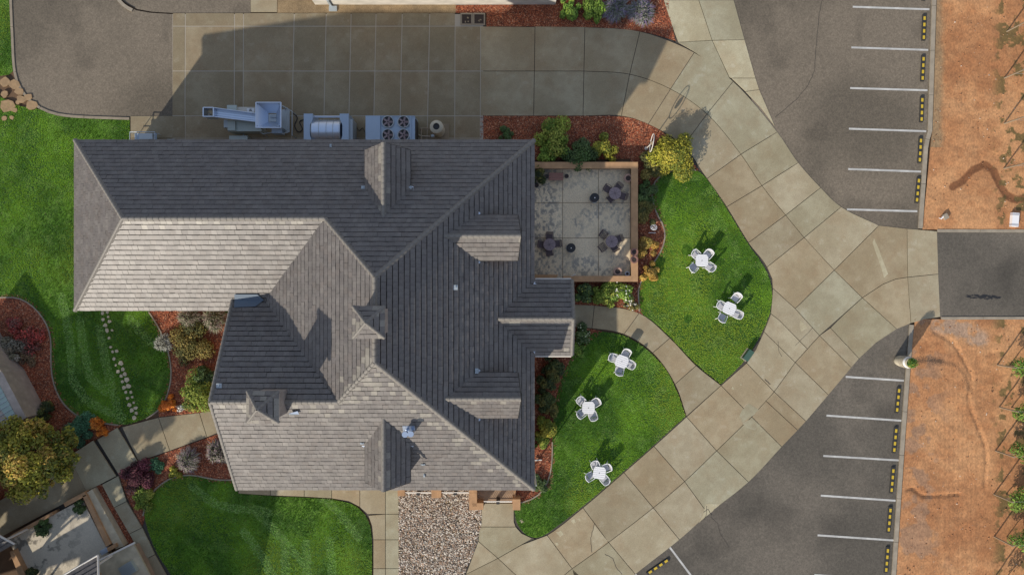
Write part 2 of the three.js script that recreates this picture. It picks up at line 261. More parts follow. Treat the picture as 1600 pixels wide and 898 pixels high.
// --- service drive behind the building (joints pale with old sealant)
const drv = structGroup('concrete_drive', 'broad concrete drive of large slabs sweeping round the building');
mesh('joint_bed', prism(poly([[269, 22], [755, 22], [755, 250], [269, 250]], 0, 0), 0.011, null, 4), M.jointPale, drv);
mesh('joint_bed', prism(poly([[752, 36], [1000, 43], [1050, 62], [1150, 130], [1215, 205], [1310, 325], [1390, 357], [1465, 362], [1470, 495], [1424, 503], [1340, 558], [1225, 692], [1060, 842], [960, 925], [700, 925], [745, 800], [803, 790], [835, 843], [1000, 715], [1130, 598], [1200, 480], [1060, 230], [1000, 185], [752, 182]], 0, 0), -0.03, null, 4), M.jointDark, drv);
{
  const xs = [269, 289, 366, 380, 459, 509, 548, 587, 628, 671, 711, 751], slant = x => (y) => x - (y - 41) / 140 * (x > 440 && x < 700 ? 3 : 0.5);
  for (let i = 0; i < xs.length - 1; i++) {
    const a = slant(xs[i]), b = slant(xs[i + 1]);
    for (const [y0, y1] of [[20, 41], [41, 111], [111, 181], [181, 216], [216, 250]]) {
      if (xs[i] === 711 && y0 === 20) continue;
      if (y0 >= 181 && xs[i] < 366) { if (xs[i] !== 269) continue; slab(drv, [[203, y0], [289, y0], [289, y1], [203, y1]], 0.02, slabMats[7]); slab(drv, [[289, y0], [366, y0], [366, y1], [289, y1]], 0.02, slabMats[6]); continue; }
      slab(drv, [[a(y0), y0], [b(y0), y0], [b(y1), y1], [a(y1), y1]], 0.02, slabMats[6 + Math.floor(R() * 2)], 0.026);
    }
  }
  slab(drv, [[391, -60], [433, -60], [433, 19], [391, 19]]);
  const bx = [y => 751 - (y - 41) * 0.004, y => 836 - (y - 41) * 0.015, y => 914 - (y - 41) * 0.021];
  for (let i = 0; i < 2; i++) for (const [y0, y1] of [[41, 111], [111, 181]]) slab(drv, [[bx[i](y0), y0], [bx[i + 1](y0), y0 + (y0 < 50 ? 1 : 0)], [bx[i + 1](y1), y1], [bx[i](y1), y1]], 0.02, slabMats[y0 < 50 ? 3 : 1]);
  const out = [[914, 42], [1000, 49], [1085, 82], [1146, 127], [1215, 206], [1248, 254], [1283, 293], [1315, 323], [1374, 352]];
  const mid = [[912.5, 111], [984, 116], [1048, 139], [1105, 178], [1158, 241], [1191, 290], [1228, 336], [1257, 371], [1304, 422]];
  const inn = [[911, 181], [971, 181], [1013, 194], [1068, 228], [1105, 279], [1136, 323], [1170, 379], [1199, 417], [1208, 450]];
  const so = spl(out), sm_ = spl(mid), si = spl(inn);
  for (let i = 0; i < 8; i++) { slab(drv, [...so(i, i + 1), ...sm_(i, i + 1).reverse()], 0.02, slabMat(i < 2 ? [1, 3] : greyBand)); if (i < 7) slab(drv, [...sm_(i, i + 1), ...si(i, i + 1).reverse()], 0.02, slabMat(i < 1 ? [1] : brownBand)); }
  slab(drv, [[1257, 371], [1304, 422], [1243, 482], [1208, 450], [1207, 435], [1199, 417]]);
  slab(drv, [[1304, 422], [1348, 465], [1281, 524], [1243, 482]]);
  slab(drv, [[1374, 352], [1418, 357], [1419, 433], [1400, 436], [1380, 444], [1348, 465], [1304, 422]]);
  slab(drv, [[1418, 357], [1465, 361], [1467, 428], [1419, 433]]);
  slab(drv, [[1419, 433], [1467, 428], [1470, 495], [1446, 499], [1424, 505]]);
  slab(drv, [[1348, 465], [1380, 444], [1400, 436], [1419, 433], [1424, 505], [1402, 514]]);
  slab(drv, [[1348, 465], [1402, 514], [1370, 535], [1343, 560], [1298, 512], [1318, 492]]); slab(drv, [[1298, 512], [1343, 560], [1331, 574], [1281, 524]]);
  slab(drv, [[1208, 450], [1243, 482], [1281, 524], [1262, 545], [1218, 500], [1205, 490], [1207, 465]]); slab(drv, [[1262, 545], [1243, 566], [1194, 518], [1205, 490], [1218, 500]]);
  slab(drv, [[1281, 524], [1331, 574], [1295, 617], [1243, 566]]);
  slab(drv, [[1194, 518], [1243, 566], [1210, 612], [1167, 567], [1182, 545]]);
  slab(drv, [[1243, 566], [1295, 617], [1260, 658], [1210, 612]]);
  slab(drv, [[1167, 567], [1210, 612], [1175, 651], [1127, 602]]);
  slab(drv, [[1210, 612], [1260, 658], [1247, 672], [1197, 626]]); slab(drv, [[1197, 626], [1247, 672], [1222, 698], [1175, 651]]);
  const o2 = [[1222, 698], [1170, 753], [1107, 803], [1062, 843], [993, 897], [910, 965]], m2 = [[1175, 651], [1120, 704], [1070, 752], [1021, 793], [951, 847], [894, 888], [820, 935]], i2 = [[1127, 602], [1073, 651], [1022, 697], [975, 738], [911, 793], [855, 836], [778, 872]];
  const S2 = spl(o2), T2 = spl(m2), U2 = spl(i2);
  for (let i = 0; i < 5; i++) slab(drv, [...S2(i, i + 1), ...T2(i, i + 1).reverse()], 0.02, slabMat(greyBand));
  for (let i = 0; i < 5; i++) slab(drv, [...T2(i, i + 1), ...U2(i, i + 1).reverse()], 0.02, slabMat(brownBand));
  slab(drv, [[855, 836], [894, 888], [850, 925], [806, 898], [778, 872], [815, 851]]);
  slab(drv, [[894, 888], [951, 940], [900, 990], [850, 925]]);
  slab(drv, [[778, 872], [806, 898], [850, 930], [700, 930], [728, 897]]);
  slab(drv, [[753, 786], [803, 786], [803, 815], [806, 823], [749, 823]]);
  slab(drv, [[749, 823], [806, 823], [815, 833], [832, 841], [778, 872], [747, 845]]); slab(drv, [[747, 845], [778, 872], [728, 897], [738, 870]]);
  // triangular walk at the top
  const W = structGroup('concrete_walk', 'pale concrete walk tapering down beside the upper parking');
  mesh('joint_bed', prism(poly([[1040, -60], [1130, -60], [1147, 0], [1205, 190], [1145, 128], [1085, 83], [1056, 66], [1050, 40]], 0, 0), -0.03, null, 4), M.jointDark, W);
  const pale = slabMats[5];
  slab(W, [[1037, 0], [1092, 0], [1113, 63], [1060, 66], [1050, 40]], 0.024, pale); slab(W, [[1092, 0], [1147, 0], [1164, 62], [1113, 63]], 0.024, slabMats[4]);
  slab(W, [[1060, 66], [1113, 63], [1140, 122], [1085, 81]], 0.024, slabMats[4]); slab(W, [[1113, 63], [1164, 62], [1181, 122], [1143, 122], [1140, 121]], 0.024, pale); slab(W, [[1143, 122], [1181, 122], [1187, 140], [1165, 143]], 0.024, pale); slab(W, [[1165, 143], [1187, 140], [1211, 197], [1190, 170]], 0.024, pale);
  slab(W, [[1037, -60], [1130, -60], [1147, 0], [1037, 0]], 0.024, pale);
}
{ // cracks, pale repairs and stains on the drive, each a thin sheet of its own
  const sheet = (name, px, y, mat, rag = 1.2) => { const P = []; for (let i = 0; i < px.length; i++) { const a = px[i], c = px[(i + 1) % px.length]; for (let k = 0; k < 5; k++) P.push([a[0] + (c[0] - a[0]) * k / 5 + rr(-rag, rag) * 0.5, a[1] + (c[1] - a[1]) * k / 5 + rr(-rag, rag) * 0.5]); } mesh(name, prism(P.map(p => g2(p)), y, null, 5), mat, drv); };
  const line = (px, w = 0.018) => { const pts = []; for (let i = 0; i < px.length - 1; i++) for (let k = 0; k < 5; k++) pts.push([px[i][0] + (px[i + 1][0] - px[i][0]) * k / 5 + rr(-0.5, 0.5), px[i][1] + (px[i + 1][1] - px[i][1]) * k / 5 + rr(-0.5, 0.5)]); pts.push(px.at(-1)); const L = [], Q = []; pts.forEach((p, i) => { const a = g2(pts[Math.max(0, i - 1)]), c = g2(pts[Math.min(pts.length - 1, i + 1)]), q = g2(p), d = norm2([c[0] - a[0], c[1] - a[1]]); L.push([q[0] - d[1] * w, q[1] + d[0] * w]); Q.unshift([q[0] + d[1] * w, q[1] - d[0] * w]); }); mesh('crack', prism([...L, ...Q], 0.0245, null, 1), M.jointDark, drv); };
  sheet('repair_patch', [[1092, 817], [1101, 797], [1103, 787], [1126, 787], [1110, 801]], 0.0225, slabMats[5]); line([[1100, 800], [1107, 795], [1112, 805]], 0.02); line([[1104, 790], [1104, 804], [1100, 812]], 0.015);
  line([[929, 818], [923, 840], [925, 863]]); line([[958, 872], [962, 885], [972, 897]]); line([[945, 865], [958, 872]]); line([[1270, 512], [1255, 528], [1243, 540]], 0.012); line([[1216, 533], [1217, 548], [1222, 557]], 0.012); line([[1195, 592], [1204, 600]], 0.03);
  sheet('repair_patch', [[929, 820], [950, 845], [926, 862], [924, 840]], 0.0225, slabMats[2], 0.6); sheet('repair_patch', [[1160, 640], [1170, 630], [1186, 640], [1176, 650], [1160, 660], [1156, 650]], 0.0225, slabMats[4], 0.8); sheet('repair_patch', [[1175, 653], [1188, 664], [1180, 672], [1166, 668], [1160, 661]], 0.0225, slabMats[4], 0.8);
  sheet('repair_patch', [[1366, 372], [1372, 385], [1388, 428], [1382, 434], [1378, 420], [1364, 380]], 0.0225, slabMats[5], 0.5); sheet('repair_patch', [[1251, 500], [1258, 506], [1262, 512], [1252, 518], [1250, 510]], 0.0225, slabMats[5], 0.8);
  for (const [x, y, s] of [[815, 815, 4], [896, 815, 4], [875, 834, 6], [905, 812, 3], [870, 850, 3], [1145, 607, 3], [1158, 601, 2]]) sheet('lime_stain', [[x - s, y - s * 0.4], [x + s * 0.3, y - s], [x + s, y + s * 0.2], [x, y + s * 0.7]], 0.0226, slabMats[5], 1.6);
}
// --- walk from the entrance
{
  const W = structGroup('entrance_walk', 'curved concrete walk from the entrance porch between two lawns');
  const top = [[850, 476], [929, 477], [999, 489], [1047, 528], [1088, 571], [1127, 602]], bot = [[850, 508], [925, 513], [975, 522], [1020, 551], [1055, 600], [1073, 650]];
  const a = spl(top), b = spl(bot);
  mesh('joint_bed', prism(poly([...a(0, 5, 30), ...b(0, 5, 30).reverse()], 0, 0), -0.03, null, 4), M.jointDark, W);
  for (let i = 0; i < 5; i++) slab(W, [...a(i, i + 1), ...b(i, i + 1).reverse()], 0.022, slabMats[i % 2 ? 3 : 1]);
}
// --- paving along the south front
{
  const W = structGroup('south_walk', 'strip of concrete slabs under the lower eave turning down the lawn');
  mesh('joint_bed', prism(poly([[372, 720], [623, 720], [623, 940], [585, 940], [580, 815], [560, 790], [520, 778], [372, 770]], 0, 0), -0.03, null, 4), M.jointDark, W);
  const edge = [[372, 771], [422, 774], [475, 776], [518, 778.5], [545, 783], [562, 792], [575, 806], [581, 822], [583, 843], [583, 888], [582, 940]];
  slab(W, [[372, 715], [422, 715], edge[1], edge[0]]); slab(W, [[422, 715], [475, 715], edge[2], edge[1]]); slab(W, [[475, 715], [518, 715], edge[3], edge[2]]);
  slab(W, [[518, 715], [562, 715], edge[5], edge[4], edge[3]]); slab(W, [[562, 715], [602, 715], [602, 803], [574, 803], edge[5]]);
  slab(W, [[575, 805], [602, 803], [602, 843], edge[8], edge[7]]); slab(W, [edge[8], [602, 843], [602, 888], edge[9]]); slab(W, [edge[9], [602, 888], [602, 940], edge[10]]);
  for (const [y0, y1] of [[715, 803], [803, 843], [843, 888], [888, 940]]) slab(W, [[602, y0], [623, y0], [623, y1], [602, y1]], 0.02, slabMats[4]);
}
// --- stepped path at the left
{
  const W = structGroup('stepped_path', 'shaded concrete path with two low steps at the lower left');
  mesh('joint_bed', prism(poly([[60, 790], [112, 711], [190, 667], [331, 641], [341, 677], [216, 722], [190, 742], [270, 898], [236, 898], [160, 758], [60, 830]], 0, 0), -0.03, null, 4), M.jointDark, W);
  const m = slabMats[1], n = slabMats[4];
  slab(W, [[190, 667], [247, 652], [265, 704], [216, 721]], 0.03, m); slab(W, [[247, 652], [311, 644.5], [323, 683], [265, 704]], 0.03, m); slab(W, [[311, 644.5], [360, 634], [368, 664], [323, 683]], 0.03, m);
  slab(W, [[153, 686], [184, 667.5], [217, 722], [187, 741]], 0.16, n, 0.005); slab(W, [[111, 711], [148, 687], [184, 742], [138, 766]], 0.3, n, 0.005); slab(W, [[20, 770], [111, 711], [138, 766], [-20, 850], [-30, 800]], 0.3, m, 0.01);
  slab(W, [[160, 756], [186, 742], [199, 782], [179, 792]], 0.16, n); slab(W, [[179, 792], [199, 782], [223, 823], [203, 833]], 0.16, m); slab(W, [[203, 833], [223, 823], [243, 865], [226, 874]], 0.16, n); slab(W, [[226, 874], [243, 865], [285, 940], [262, 950]], 0.16, m);
}

// --- lawns
const LAWN = {
  west: [[-140, 120], [-30, 130], [20, 165], [60, 170], [110, 183], [202, 187], [203, 240], [420, 240], [420, 500], [232, 470], [232, 487], [243, 503], [256, 528], [264, 553], [268, 580], [266, 600], [260, 622], [250, 640], [225, 655], [192, 665], [160, 661], [130, 655], [108, 641], [92, 622], [81, 592], [79, 560], [80, 530], [72, 503], [52, 478], [28, 464], [0, 465], [-140, 470]],
  corner: [[-140, -200], [13, -200], [14, 0], [17, 60], [19, 112], [8, 120], [-140, 118]],
  east: [[1062, 265], [1090, 266], [1099, 273], [1107, 282], [1136, 326], [1168, 380], [1196, 418], [1206, 445], [1207, 468], [1203, 492], [1192, 518], [1166, 563], [1127, 600], [1088, 570], [1047, 526], [1022, 502], [1000, 489], [998, 470], [997, 450], [1003, 437], [1018, 415], [1034, 392], [1040, 370], [1037, 352], [1028, 338], [1021, 320], [1018, 298], [1024, 281], [1040, 269]],
  southeast: [[933, 517], [960, 520], [975, 524], [1000, 537], [1019, 553], [1042, 578], [1054, 602], [1064, 627], [1071, 650], [1022, 695], [975, 736], [911, 791], [855, 834], [843, 839], [832, 840], [817, 832], [806, 815], [803, 790], [808, 786], [830, 781], [849, 767], [860, 742], [863, 705], [864, 660], [869, 620], [881, 580], [900, 547], [916, 526]],
  south: [[223, 806], [228, 784], [237, 769], [250, 757], [265, 747], [280, 743], [300, 741], [330, 748], [350, 750], [368, 750], [372, 771], [422, 775], [475, 777], [518, 780], [545, 785], [560, 793], [573, 808], [579, 824], [581, 845], [581, 888], [580, 990], [318, 990], [268, 898], [243, 863]],
};
const lawnNames = { west: 'shaded green lawn left of the long roof wing', corner: 'patch of bright lawn at the top left corner', east: 'teardrop lawn between the curved drive and the patio', southeast: 'lawn with white tables between the east wall and the drive', south: 'striped lawn below the lower left roof' };
const lawnPoly = {};
for (const k in LAWN) { lawnPoly[k] = poly(LAWN[k]); struct('lawn', prism(lawnPoly[k], 0.014, null, 10), M.turf, lawnNames[k]); }
// --- planting beds
const BEDS = [
  ['bark mulch bed along the top edge by the white wall', [[712, 8], [870, 6], [1040, -40], [1050, 40], [1056, 64], [1045, 60], [1000, 48], [940, 42], [760, 41], [760, 20], [712, 20]]],
  ['red bark bed wrapping the corner of the patio', [[751, 181], [836, 181], [914, 181], [971, 181], [1000, 188], [1013, 194], [1032, 203], [1068, 232], [1092, 266], [1060, 268], [1040, 272], [1028, 282], [1024, 298], [1028, 320], [1038, 340], [1046, 370], [1038, 395], [1022, 418], [1008, 440], [1003, 452], [985, 455], [985, 248], [836, 250], [751, 250]]],
  ['bark bed between the patio and the entrance walk', [[860, 430], [992, 430], [1003, 450], [1004, 470], [1005, 492], [999, 489], [975, 480], [929, 477], [860, 476]]],
  ['narrow bark bed along the east wall', [[860, 508], [925, 513], [940, 518], [905, 550], [886, 582], [874, 622], [869, 660], [868, 705], [865, 745], [853, 770], [832, 785], [808, 790], [790, 780], [790, 540]]],
  ['rounded bark bed at the left edge', [[-90, 460], [0, 460], [28, 458], [58, 478], [78, 503], [86, 530], [85, 560], [87, 592], [98, 620], [113, 637], [133, 650], [160, 657], [192, 661], [186, 668], [148, 687], [111, 712], [60, 760], [-90, 840]]],
  ['bark bed in the nook below the long wing', [[228, 478], [400, 470], [400, 560], [350, 638], [311, 645], [248, 651], [246, 638], [254, 620], [261, 600], [262, 580], [258, 555], [250, 530], [238, 505]]],
  ['bark bed below the stepped path', [[186, 744], [216, 722], [265, 705], [323, 684], [380, 664], [376, 755], [350, 754], [330, 753], [300, 747], [280, 748], [266, 752], [252, 762], [240, 773], [232, 786], [226, 808], [222, 822], [199, 782]]],
  ['straight strip of red bark beside the lower left path', [[146, 760], [160, 756], [180, 792], [227, 874], [262, 950], [236, 950], [212, 890]]],
];
const bedPoly = [];
for (const [lab, px] of BEDS) { const P = poly(px); bedPoly.push(P); struct('planting_bed', prism(P, 0.006, null, 5), M.mulch, lab); }
struct('gravel_strip', prism(poly([[433, -40], [433, 20], [712, 20], [712, 4], [870, 4], [870, -40]], 0, 0), 0, null, 4), M.gravel, 'narrow tan gravel strip along the foot of the white wall');
function edgingRun(label, px, w = 0.09, h = 0.07) { const o = kerbRun(label, smooth(px, 2, false), w, h, M.edging, 2.5); o.name = numbered('bed_edging'); o.userData.category = 'edging'; return o; }
edgingRun('pale edging round the bark bed at the left edge', [[-40, 465], [0, 465], [28, 464], [52, 478], [72, 503], [80, 530], [79, 560], [81, 592], [92, 622], [108, 641], [130, 655], [160, 661], [185, 664]]);
edgingRun('pale edging between left lawn and the nook bed', [[232, 487], [243, 503], [256, 528], [264, 553], [268, 580], [266, 600], [260, 622], [250, 640], [228, 654]]);
edgingRun('pale edging between right lawn and patio bed', [[1088, 266], [1062, 265], [1040, 269], [1024, 281], [1018, 298], [1021, 320], [1028, 338], [1037, 352], [1040, 370], [1034, 392], [1018, 415], [1003, 437], [997, 450], [998, 470], [999, 487]]);
edgingRun('grey edging curving round the bed at the lower right corner', [[863, 690], [863, 715], [860, 742], [849, 767], [830, 781], [806, 787]]);
edgingRun('pale edging along the top of the striped lawn', [[223, 806], [228, 784], [237, 769], [250, 757], [265, 747], [280, 743], [300, 741], [330, 748], [350, 750], [368, 749]]);

// --- turned red earth on the right: a relief sheet with ruts, clods and damp trails
{
  const x0 = 1395, x1 = 1760, y0 = -80, y1 = 980, W = 1024, H = 2048, r = rng(7);
  const seg = (p, a, b) => { const vx = b[0] - a[0], vy = b[1] - a[1], t = Math.max(0, Math.min(1, ((p[0] - a[0]) * vx + (p[1] - a[1]) * vy) / (vx * vx + vy * vy))); return Math.hypot(p[0] - a[0] - vx * t, p[1] - a[1] - vy * t); };
  const line = (p, L) => { let d = 1e9; for (let i = 0; i < L.length - 1; i++) d = Math.min(d, seg(p, L[i], L[i + 1])); return d; };
  const damp = [[1490, 291], [1506, 282], [1520, 265], [1538, 256], [1552, 265], [1560, 285], [1572, 305], [1590, 312], [1640, 300]], drip = [[1432, 563], [1450, 562], [1470, 565]], trail = [[1470, 564], [1495, 570], [1508, 588], [1516, 610]], rut = [[1460, 518], [1490, 535], [1508, 565], [1520, 590], [1514, 615], [1516, 635], [1530, 670], [1540, 695], [1542, 720], [1540, 760]], gully = [[1408, 768], [1425, 762], [1445, 775], [1470, 774], [1500, 772]];
  const tex = texture(W, H, (u, v) => {
    const px = x0 + (x1 - x0) * u, py = y0 + (y1 - y0) * v, p = [px, py];
    const n = fbm(u, v * 2.9, 6, 5, 131), m = fbm(u, v * 2.9, 24, 4, 135), f = vnoise(u * 256, v * 512, 512, 137);
    let c = mix([178, 124, 82], [202, 150, 104], sm(0.3, 0.7, n)); c = mix(c, [164, 108, 68], 0.35 * sm(0.5, 0.75, m)); c = mix(c, [208, 154, 106], 0.3 * sm(0.55, 0.8, 1 - m));
    if (py < 230) c = mix(c, [150, 130, 100], 0.75 * (1 - sm(1470, 1484, px + 8 * m)));          // gravelly verge beside the kerb
    if (px < 1500 && py > 500) c = mix(c, [160, 128, 104], 0.7 * sm(0.5, 0.62, fbm(u, v * 2.9, 16, 4, 139)) * (1 - sm(1440, 1500, px)));
    const dd = line(p, damp) + 6 * (m - 0.5), dr = line(p, drip), dt = line(p, trail);
    if (dd < 8) c = mix(c, [112, 70, 42], 0.75 * (1 - sm(4, 7.5, dd)));
    if (dr < 8 && r() > 0.35 + dr * 0.08) c = mix(c, [54, 46, 40], 0.8);
    if (dt < 5 && r() > 0.4 + dt * 0.1) c = mix(c, [96, 74, 54], 0.6);
    if (px > 1545) { const w = fbm(u, v * 2.9, 30, 4, 143); if (w > 0.56) c = mix(c, [92, 84, 46], 0.7 * sm(0.56, 0.66, w) * sm(1545, 1570, px)); }
    const gd = line(p, [[1468, 505], [1510, 515], [1530, 530]]); if (gd < 22 && py > 497) c = mix(c, [172, 150, 132], 0.75 * sm(0.4, 0.6, m) * (1 - sm(8, 22, gd)));
    return mul(c, 0.84 + 0.2 * f + (r() > 0.97 ? 0.25 : 0));
  }, { rep: false });
  const nx = 150, ny = 420, P = [], UV = [], I = [];
  const mat = std({ map: tex });
  const kerbX = y => y < 205 ? 1459.5 - 6.5 * y / 205 + 2 : y < 360 ? 1453 - 15 * (y - 205) / 152 + 2 : y < 600 ? 1425 - 8 * (y - 507) / 93 + 2 : 1417 - 20.5 * (y - 600) / 298 + 2;
  for (const [ya, yb, nn] of [[y0, 358.5, 180], [498.5, y1, 200]]) {
    P.length = UV.length = I.length = 0;
    for (let j = 0; j <= nn; j++) for (let i = 0; i <= nx; i++) {
      const py = ya + (yb - ya) * j / nn, xa = kerbX(py) + 2, px = xa + (x1 - xa) * i / nx, u = (px - x0) / (x1 - x0), v = (py - y0) / (y1 - y0), e = Math.min(1, i / 4, (j) / 4, (nn - j) / 4), p = [px, py];
      let h = 0.14 * (fbm(u, v * 2.9, 10, 4, 151) - 0.45) + 0.085 * (fbm(u * 0.7 + v, v * 2.9, 44, 4, 155) - 0.5);
      const dr = line(p, rut), dg = line(p, gully), dd = line(p, damp);
      h -= 0.09 * Math.exp(-dr * dr / 5) + 0.12 * Math.exp(-dg * dg / 5) + 0.04 * Math.exp(-dd * dd / 16); if (px > 1470 && px < 1530 && py > 500) h += 0.012 * Math.sin(px * 0.9);
      const q = G(px, py); P.push(q.x, 0.02 + h * e, q.z); UV.push(u, v);
      if (i < nx && j < nn) { const a = j * (nx + 1) + i, b = a + 1, c = a + nx + 1, d = c + 1; I.push(a, c, b, b, c, d); }
    }
    const g = new THREE.BufferGeometry(); g.setAttribute('position', new THREE.Float32BufferAttribute(P.slice(), 3)); g.setAttribute('uv', new THREE.Float32BufferAttribute(UV.slice(), 2)); g.setIndex(I.slice()); g.computeVertexNormals();
    struct('dirt', g, mat, ya < 0 ? 'raked red earth above the entry road at right' : 'rutted red earth below the entry road at right');
  }
}
// ================================================================ MAIN BUILDING
const TAN = 0.845, EX = 0.365, TW = 0.335;                            // roof pitch, tile exposure and width
const tileTones = [[0.25, 0.23, 0.22], [0.264, 0.245, 0.233], [0.238, 0.219, 0.211], [0.278, 0.258, 0.243], [0.252, 0.226, 0.211], [0.42, 0.395, 0.345]];
const tileMats = tileTones.map(c => new THREE.MeshPhysicalMaterial({ color: lin(...c), map: tileTex, roughness: 0.5, ior: 1.6 }));
const tileFieldMat = new THREE.MeshPhysicalMaterial({ vertexColors: true, map: tileTex, roughness: 0.5, ior: 1.6 });
const capMat = std({ color: lin(0.36, 0.34, 0.31), map: tileTex, roughness: 0.65 });
function clipPoly(P, a, b) {                                          // keep the side left of a->b
  const out = [], f = p => (b[0] - a[0]) * (p[1] - a[1]) - (b[1] - a[1]) * (p[0] - a[0]);
  for (let i = 0; i < P.length; i++) { const p = P[i], q = P[(i + 1) % P.length], fp = f(p), fq = f(q); if (fp >= 0) out.push(p); if ((fp >= 0) !== (fq >= 0)) { const t = fp / (fp - fq); out.push([p[0] + (q[0] - p[0]) * t, p[1] + (q[1] - p[1]) * t]); } }
  return out;
}
function makeField() { return { pos: [], nor: [], uv: [], col: [], whole: [] }; }
function tileSlope(F, pts, eaveA, eaveDir, { pale = [], paleW = 1.2, paleP = 0.6, seed = 1, hasWhole = true } = {}) {
  // pts: convex coplanar polygon (Vector3). eaveA: point on the eave line, eaveDir: horizontal unit vector
  const u = eaveDir.clone().normalize(), n = pts[1].clone().sub(pts[0]).cross(pts[2].clone().sub(pts[0])).normalize(); if (n.y < 0) n.negate();
  let v = n.clone().cross(u).normalize(); if (v.y < 0) v.negate();
  const to2 = p => { const d = p.clone().sub(eaveA); return [d.dot(u), d.dot(v)]; };
  let Q = pts.map(to2); let A = 0; for (let i = 0; i < Q.length; i++) { const a = Q[i], b = Q[(i + 1) % Q.length]; A += a[0] * b[1] - b[0] * a[1]; } if (A < 0) Q.reverse();
  const a0 = Math.min(...Q.map(q => q[0])), a1 = Math.max(...Q.map(q => q[0])), b0 = Math.min(...Q.map(q => q[1])), b1 = Math.max(...Q.map(q => q[1]));
  const r = rng(seed * 7919 + 13), P2 = pale.map(l => l.map(to2));
  const w3 = (a, b, h) => eaveA.clone().addScaledVector(u, a).addScaledVector(v, b).addScaledVector(n, h);
  for (let k = Math.floor(b0 / EX) - 0; k * EX < b1; k++) {
    const off = (k % 2 ? 0.5 : 0) * TW;
    for (let i = Math.floor((a0 - off) / TW) - 1; i * TW + off < a1; i++) {
      const L = EX - 0.06, ja = rr(-0.006, 0.006, r), jb = rr(-0.008, 0.008, r), lift = rr(0, 0.01, r), tilt = rr(0.036, 0.052, r), twist = rr(-0.013, 0.013, r);
      const x = i * TW + off + ja, y = k * EX + jb, rect = [[x + 0.003, y], [x + TW - 0.003, y], [x + TW - 0.003, y + L], [x + 0.003, y + L]];
      const yl = Math.max(y, b0 - 0.02); let C = rect.map(p => [p[0], Math.max(p[1], b0 - 0.03)]);
      for (let e = 0; e < Q.length && C.length > 2; e++) { const qa = Q[e], qb = Q[(e + 1) % Q.length]; if (Math.abs(qa[1] - b0) < 0.01 && Math.abs(qb[1] - b0) < 0.01) continue; C = clipPoly(C, qa, qb); }
      if (C.length < 3) continue;
      let area = 0; for (let e = 0; e < C.length; e++) { const p = C[e], q = C[(e + 1) % C.length]; area += p[0] * q[1] - q[0] * p[1]; } if (area < 0.004) continue;
      let tone = Math.floor(r() * 5);
      for (const l of P2) { const vx = l[1][0] - l[0][0], vy = l[1][1] - l[0][1], t = Math.max(0, Math.min(1, ((x - l[0][0]) * vx + (y - l[0][1]) * vy) / (vx * vx + vy * vy))), d = Math.hypot(x + TW / 2 - l[0][0] - vx * t, y + EX / 2 - l[0][1] - vy * t); if (d < paleW && r() < paleP * (1.15 - d / paleW)) tone = r() < 0.75 ? 5 : 3; }
      const hAt = (a, b) => 0.014 + lift + (1 - (b - y) / L) * tilt + twist * ((a - x) / TW - 0.5);
      if (area > (TW - 0.006) * L * 1.98 && hasWhole) F.whole.push({ tilt, c: w3(x + TW / 2, y + L / 2, 0), u, v, n, x, y, L, hAt, w3, tone, C });
      else emitTile(F, C, hAt, w3, n, tone, y);
    }
  }
}
function emitTile(F, C0, hAt, w3, n, tone, y0) {                      // slab with a chamfered lower nose
  const N = 0.03, line = y0 + N, col = tileTones[tone];
  const tri = (a, b, c, uva, uvb, uvc) => { const nn = b.clone().sub(a).cross(c.clone().sub(a)).normalize(); for (const p of [a, b, c]) { F.pos.push(p.x, p.y, p.z); F.nor.push(nn.x, nn.y, nn.z); F.col.push(...col); } F.uv.push(...uva, ...uvb, ...uvc); };
  const hN = p => p[1] < line ? hAt(p[0], line) - (line - p[1]) * 0.75 : hAt(...p);
  const fan = (C, h) => { const top = C.map(p => w3(p[0], p[1], h(p))), uvs = C.map(p => [p[0] / 3, p[1] / 3]); for (let i = 1; i < C.length - 1; i++) tri(top[0], top[i], top[i + 1], uvs[0], uvs[i], uvs[i + 1]); };
  const up = clipPoly(C0, [0, line], [1, line]), lo = clipPoly(C0, [1, line], [0, line]);
  if (up.length > 2) fan(up, hN); if (lo.length > 2) fan(lo, hN);
  const C = C0; for (let i = 0; i < C.length; i++) { const j = (i + 1) % C.length, a = C[i], b = C[j], ta = w3(a[0], a[1], hN(a)), tb = w3(b[0], b[1], hN(b)), ba = w3(a[0], a[1], hAt(...a) - 0.042), bb = w3(b[0], b[1], hAt(...b) - 0.042); tri(ba, bb, tb, [0, 0], [0.1, 0], [0.1, 0.1]); tri(ba, tb, ta, [0, 0], [0.1, 0.1], [0, 0.1]); }
}
function fieldMesh(F, name, parent) {
  const g = new THREE.BufferGeometry(); g.setAttribute('position', new THREE.Float32BufferAttribute(F.pos, 3)); g.setAttribute('normal', new THREE.Float32BufferAttribute(F.nor, 3)); g.setAttribute('uv', new THREE.Float32BufferAttribute(F.uv, 2)); g.setAttribute('color', new THREE.Float32BufferAttribute(F.col, 3));
  const m = mesh(name, g, tileFieldMat, parent); m.userData.kind = 'stuff'; return m;
}
const capGeo = (() => {                                               // one angled ridge tile, along +x, slightly tapered
  const s = [[-0.15, -0.07], [-0.06, 0.045], [0, 0.062], [0.06, 0.045], [0.15, -0.07]], q = [], L = 0.36, t = 0.02;
  const P = (i, x, d) => V(x, s[i][1] + d + (x > L / 2 ? -0.012 : 0.012), s[i][0] * (x > L / 2 ? 0.92 : 1.04));
  for (let i = 0; i < 4; i++) { q.push([P(i, 0, 0), P(i + 1, 0, 0), P(i + 1, L, 0), P(i, L, 0)]); q.push([P(i, 0, -t), P(i + 1, 0, -t), P(i + 1, 0, 0), P(i, 0, 0)]); }
  return quadMesh(q.map(a => a.slice().reverse()));
})();
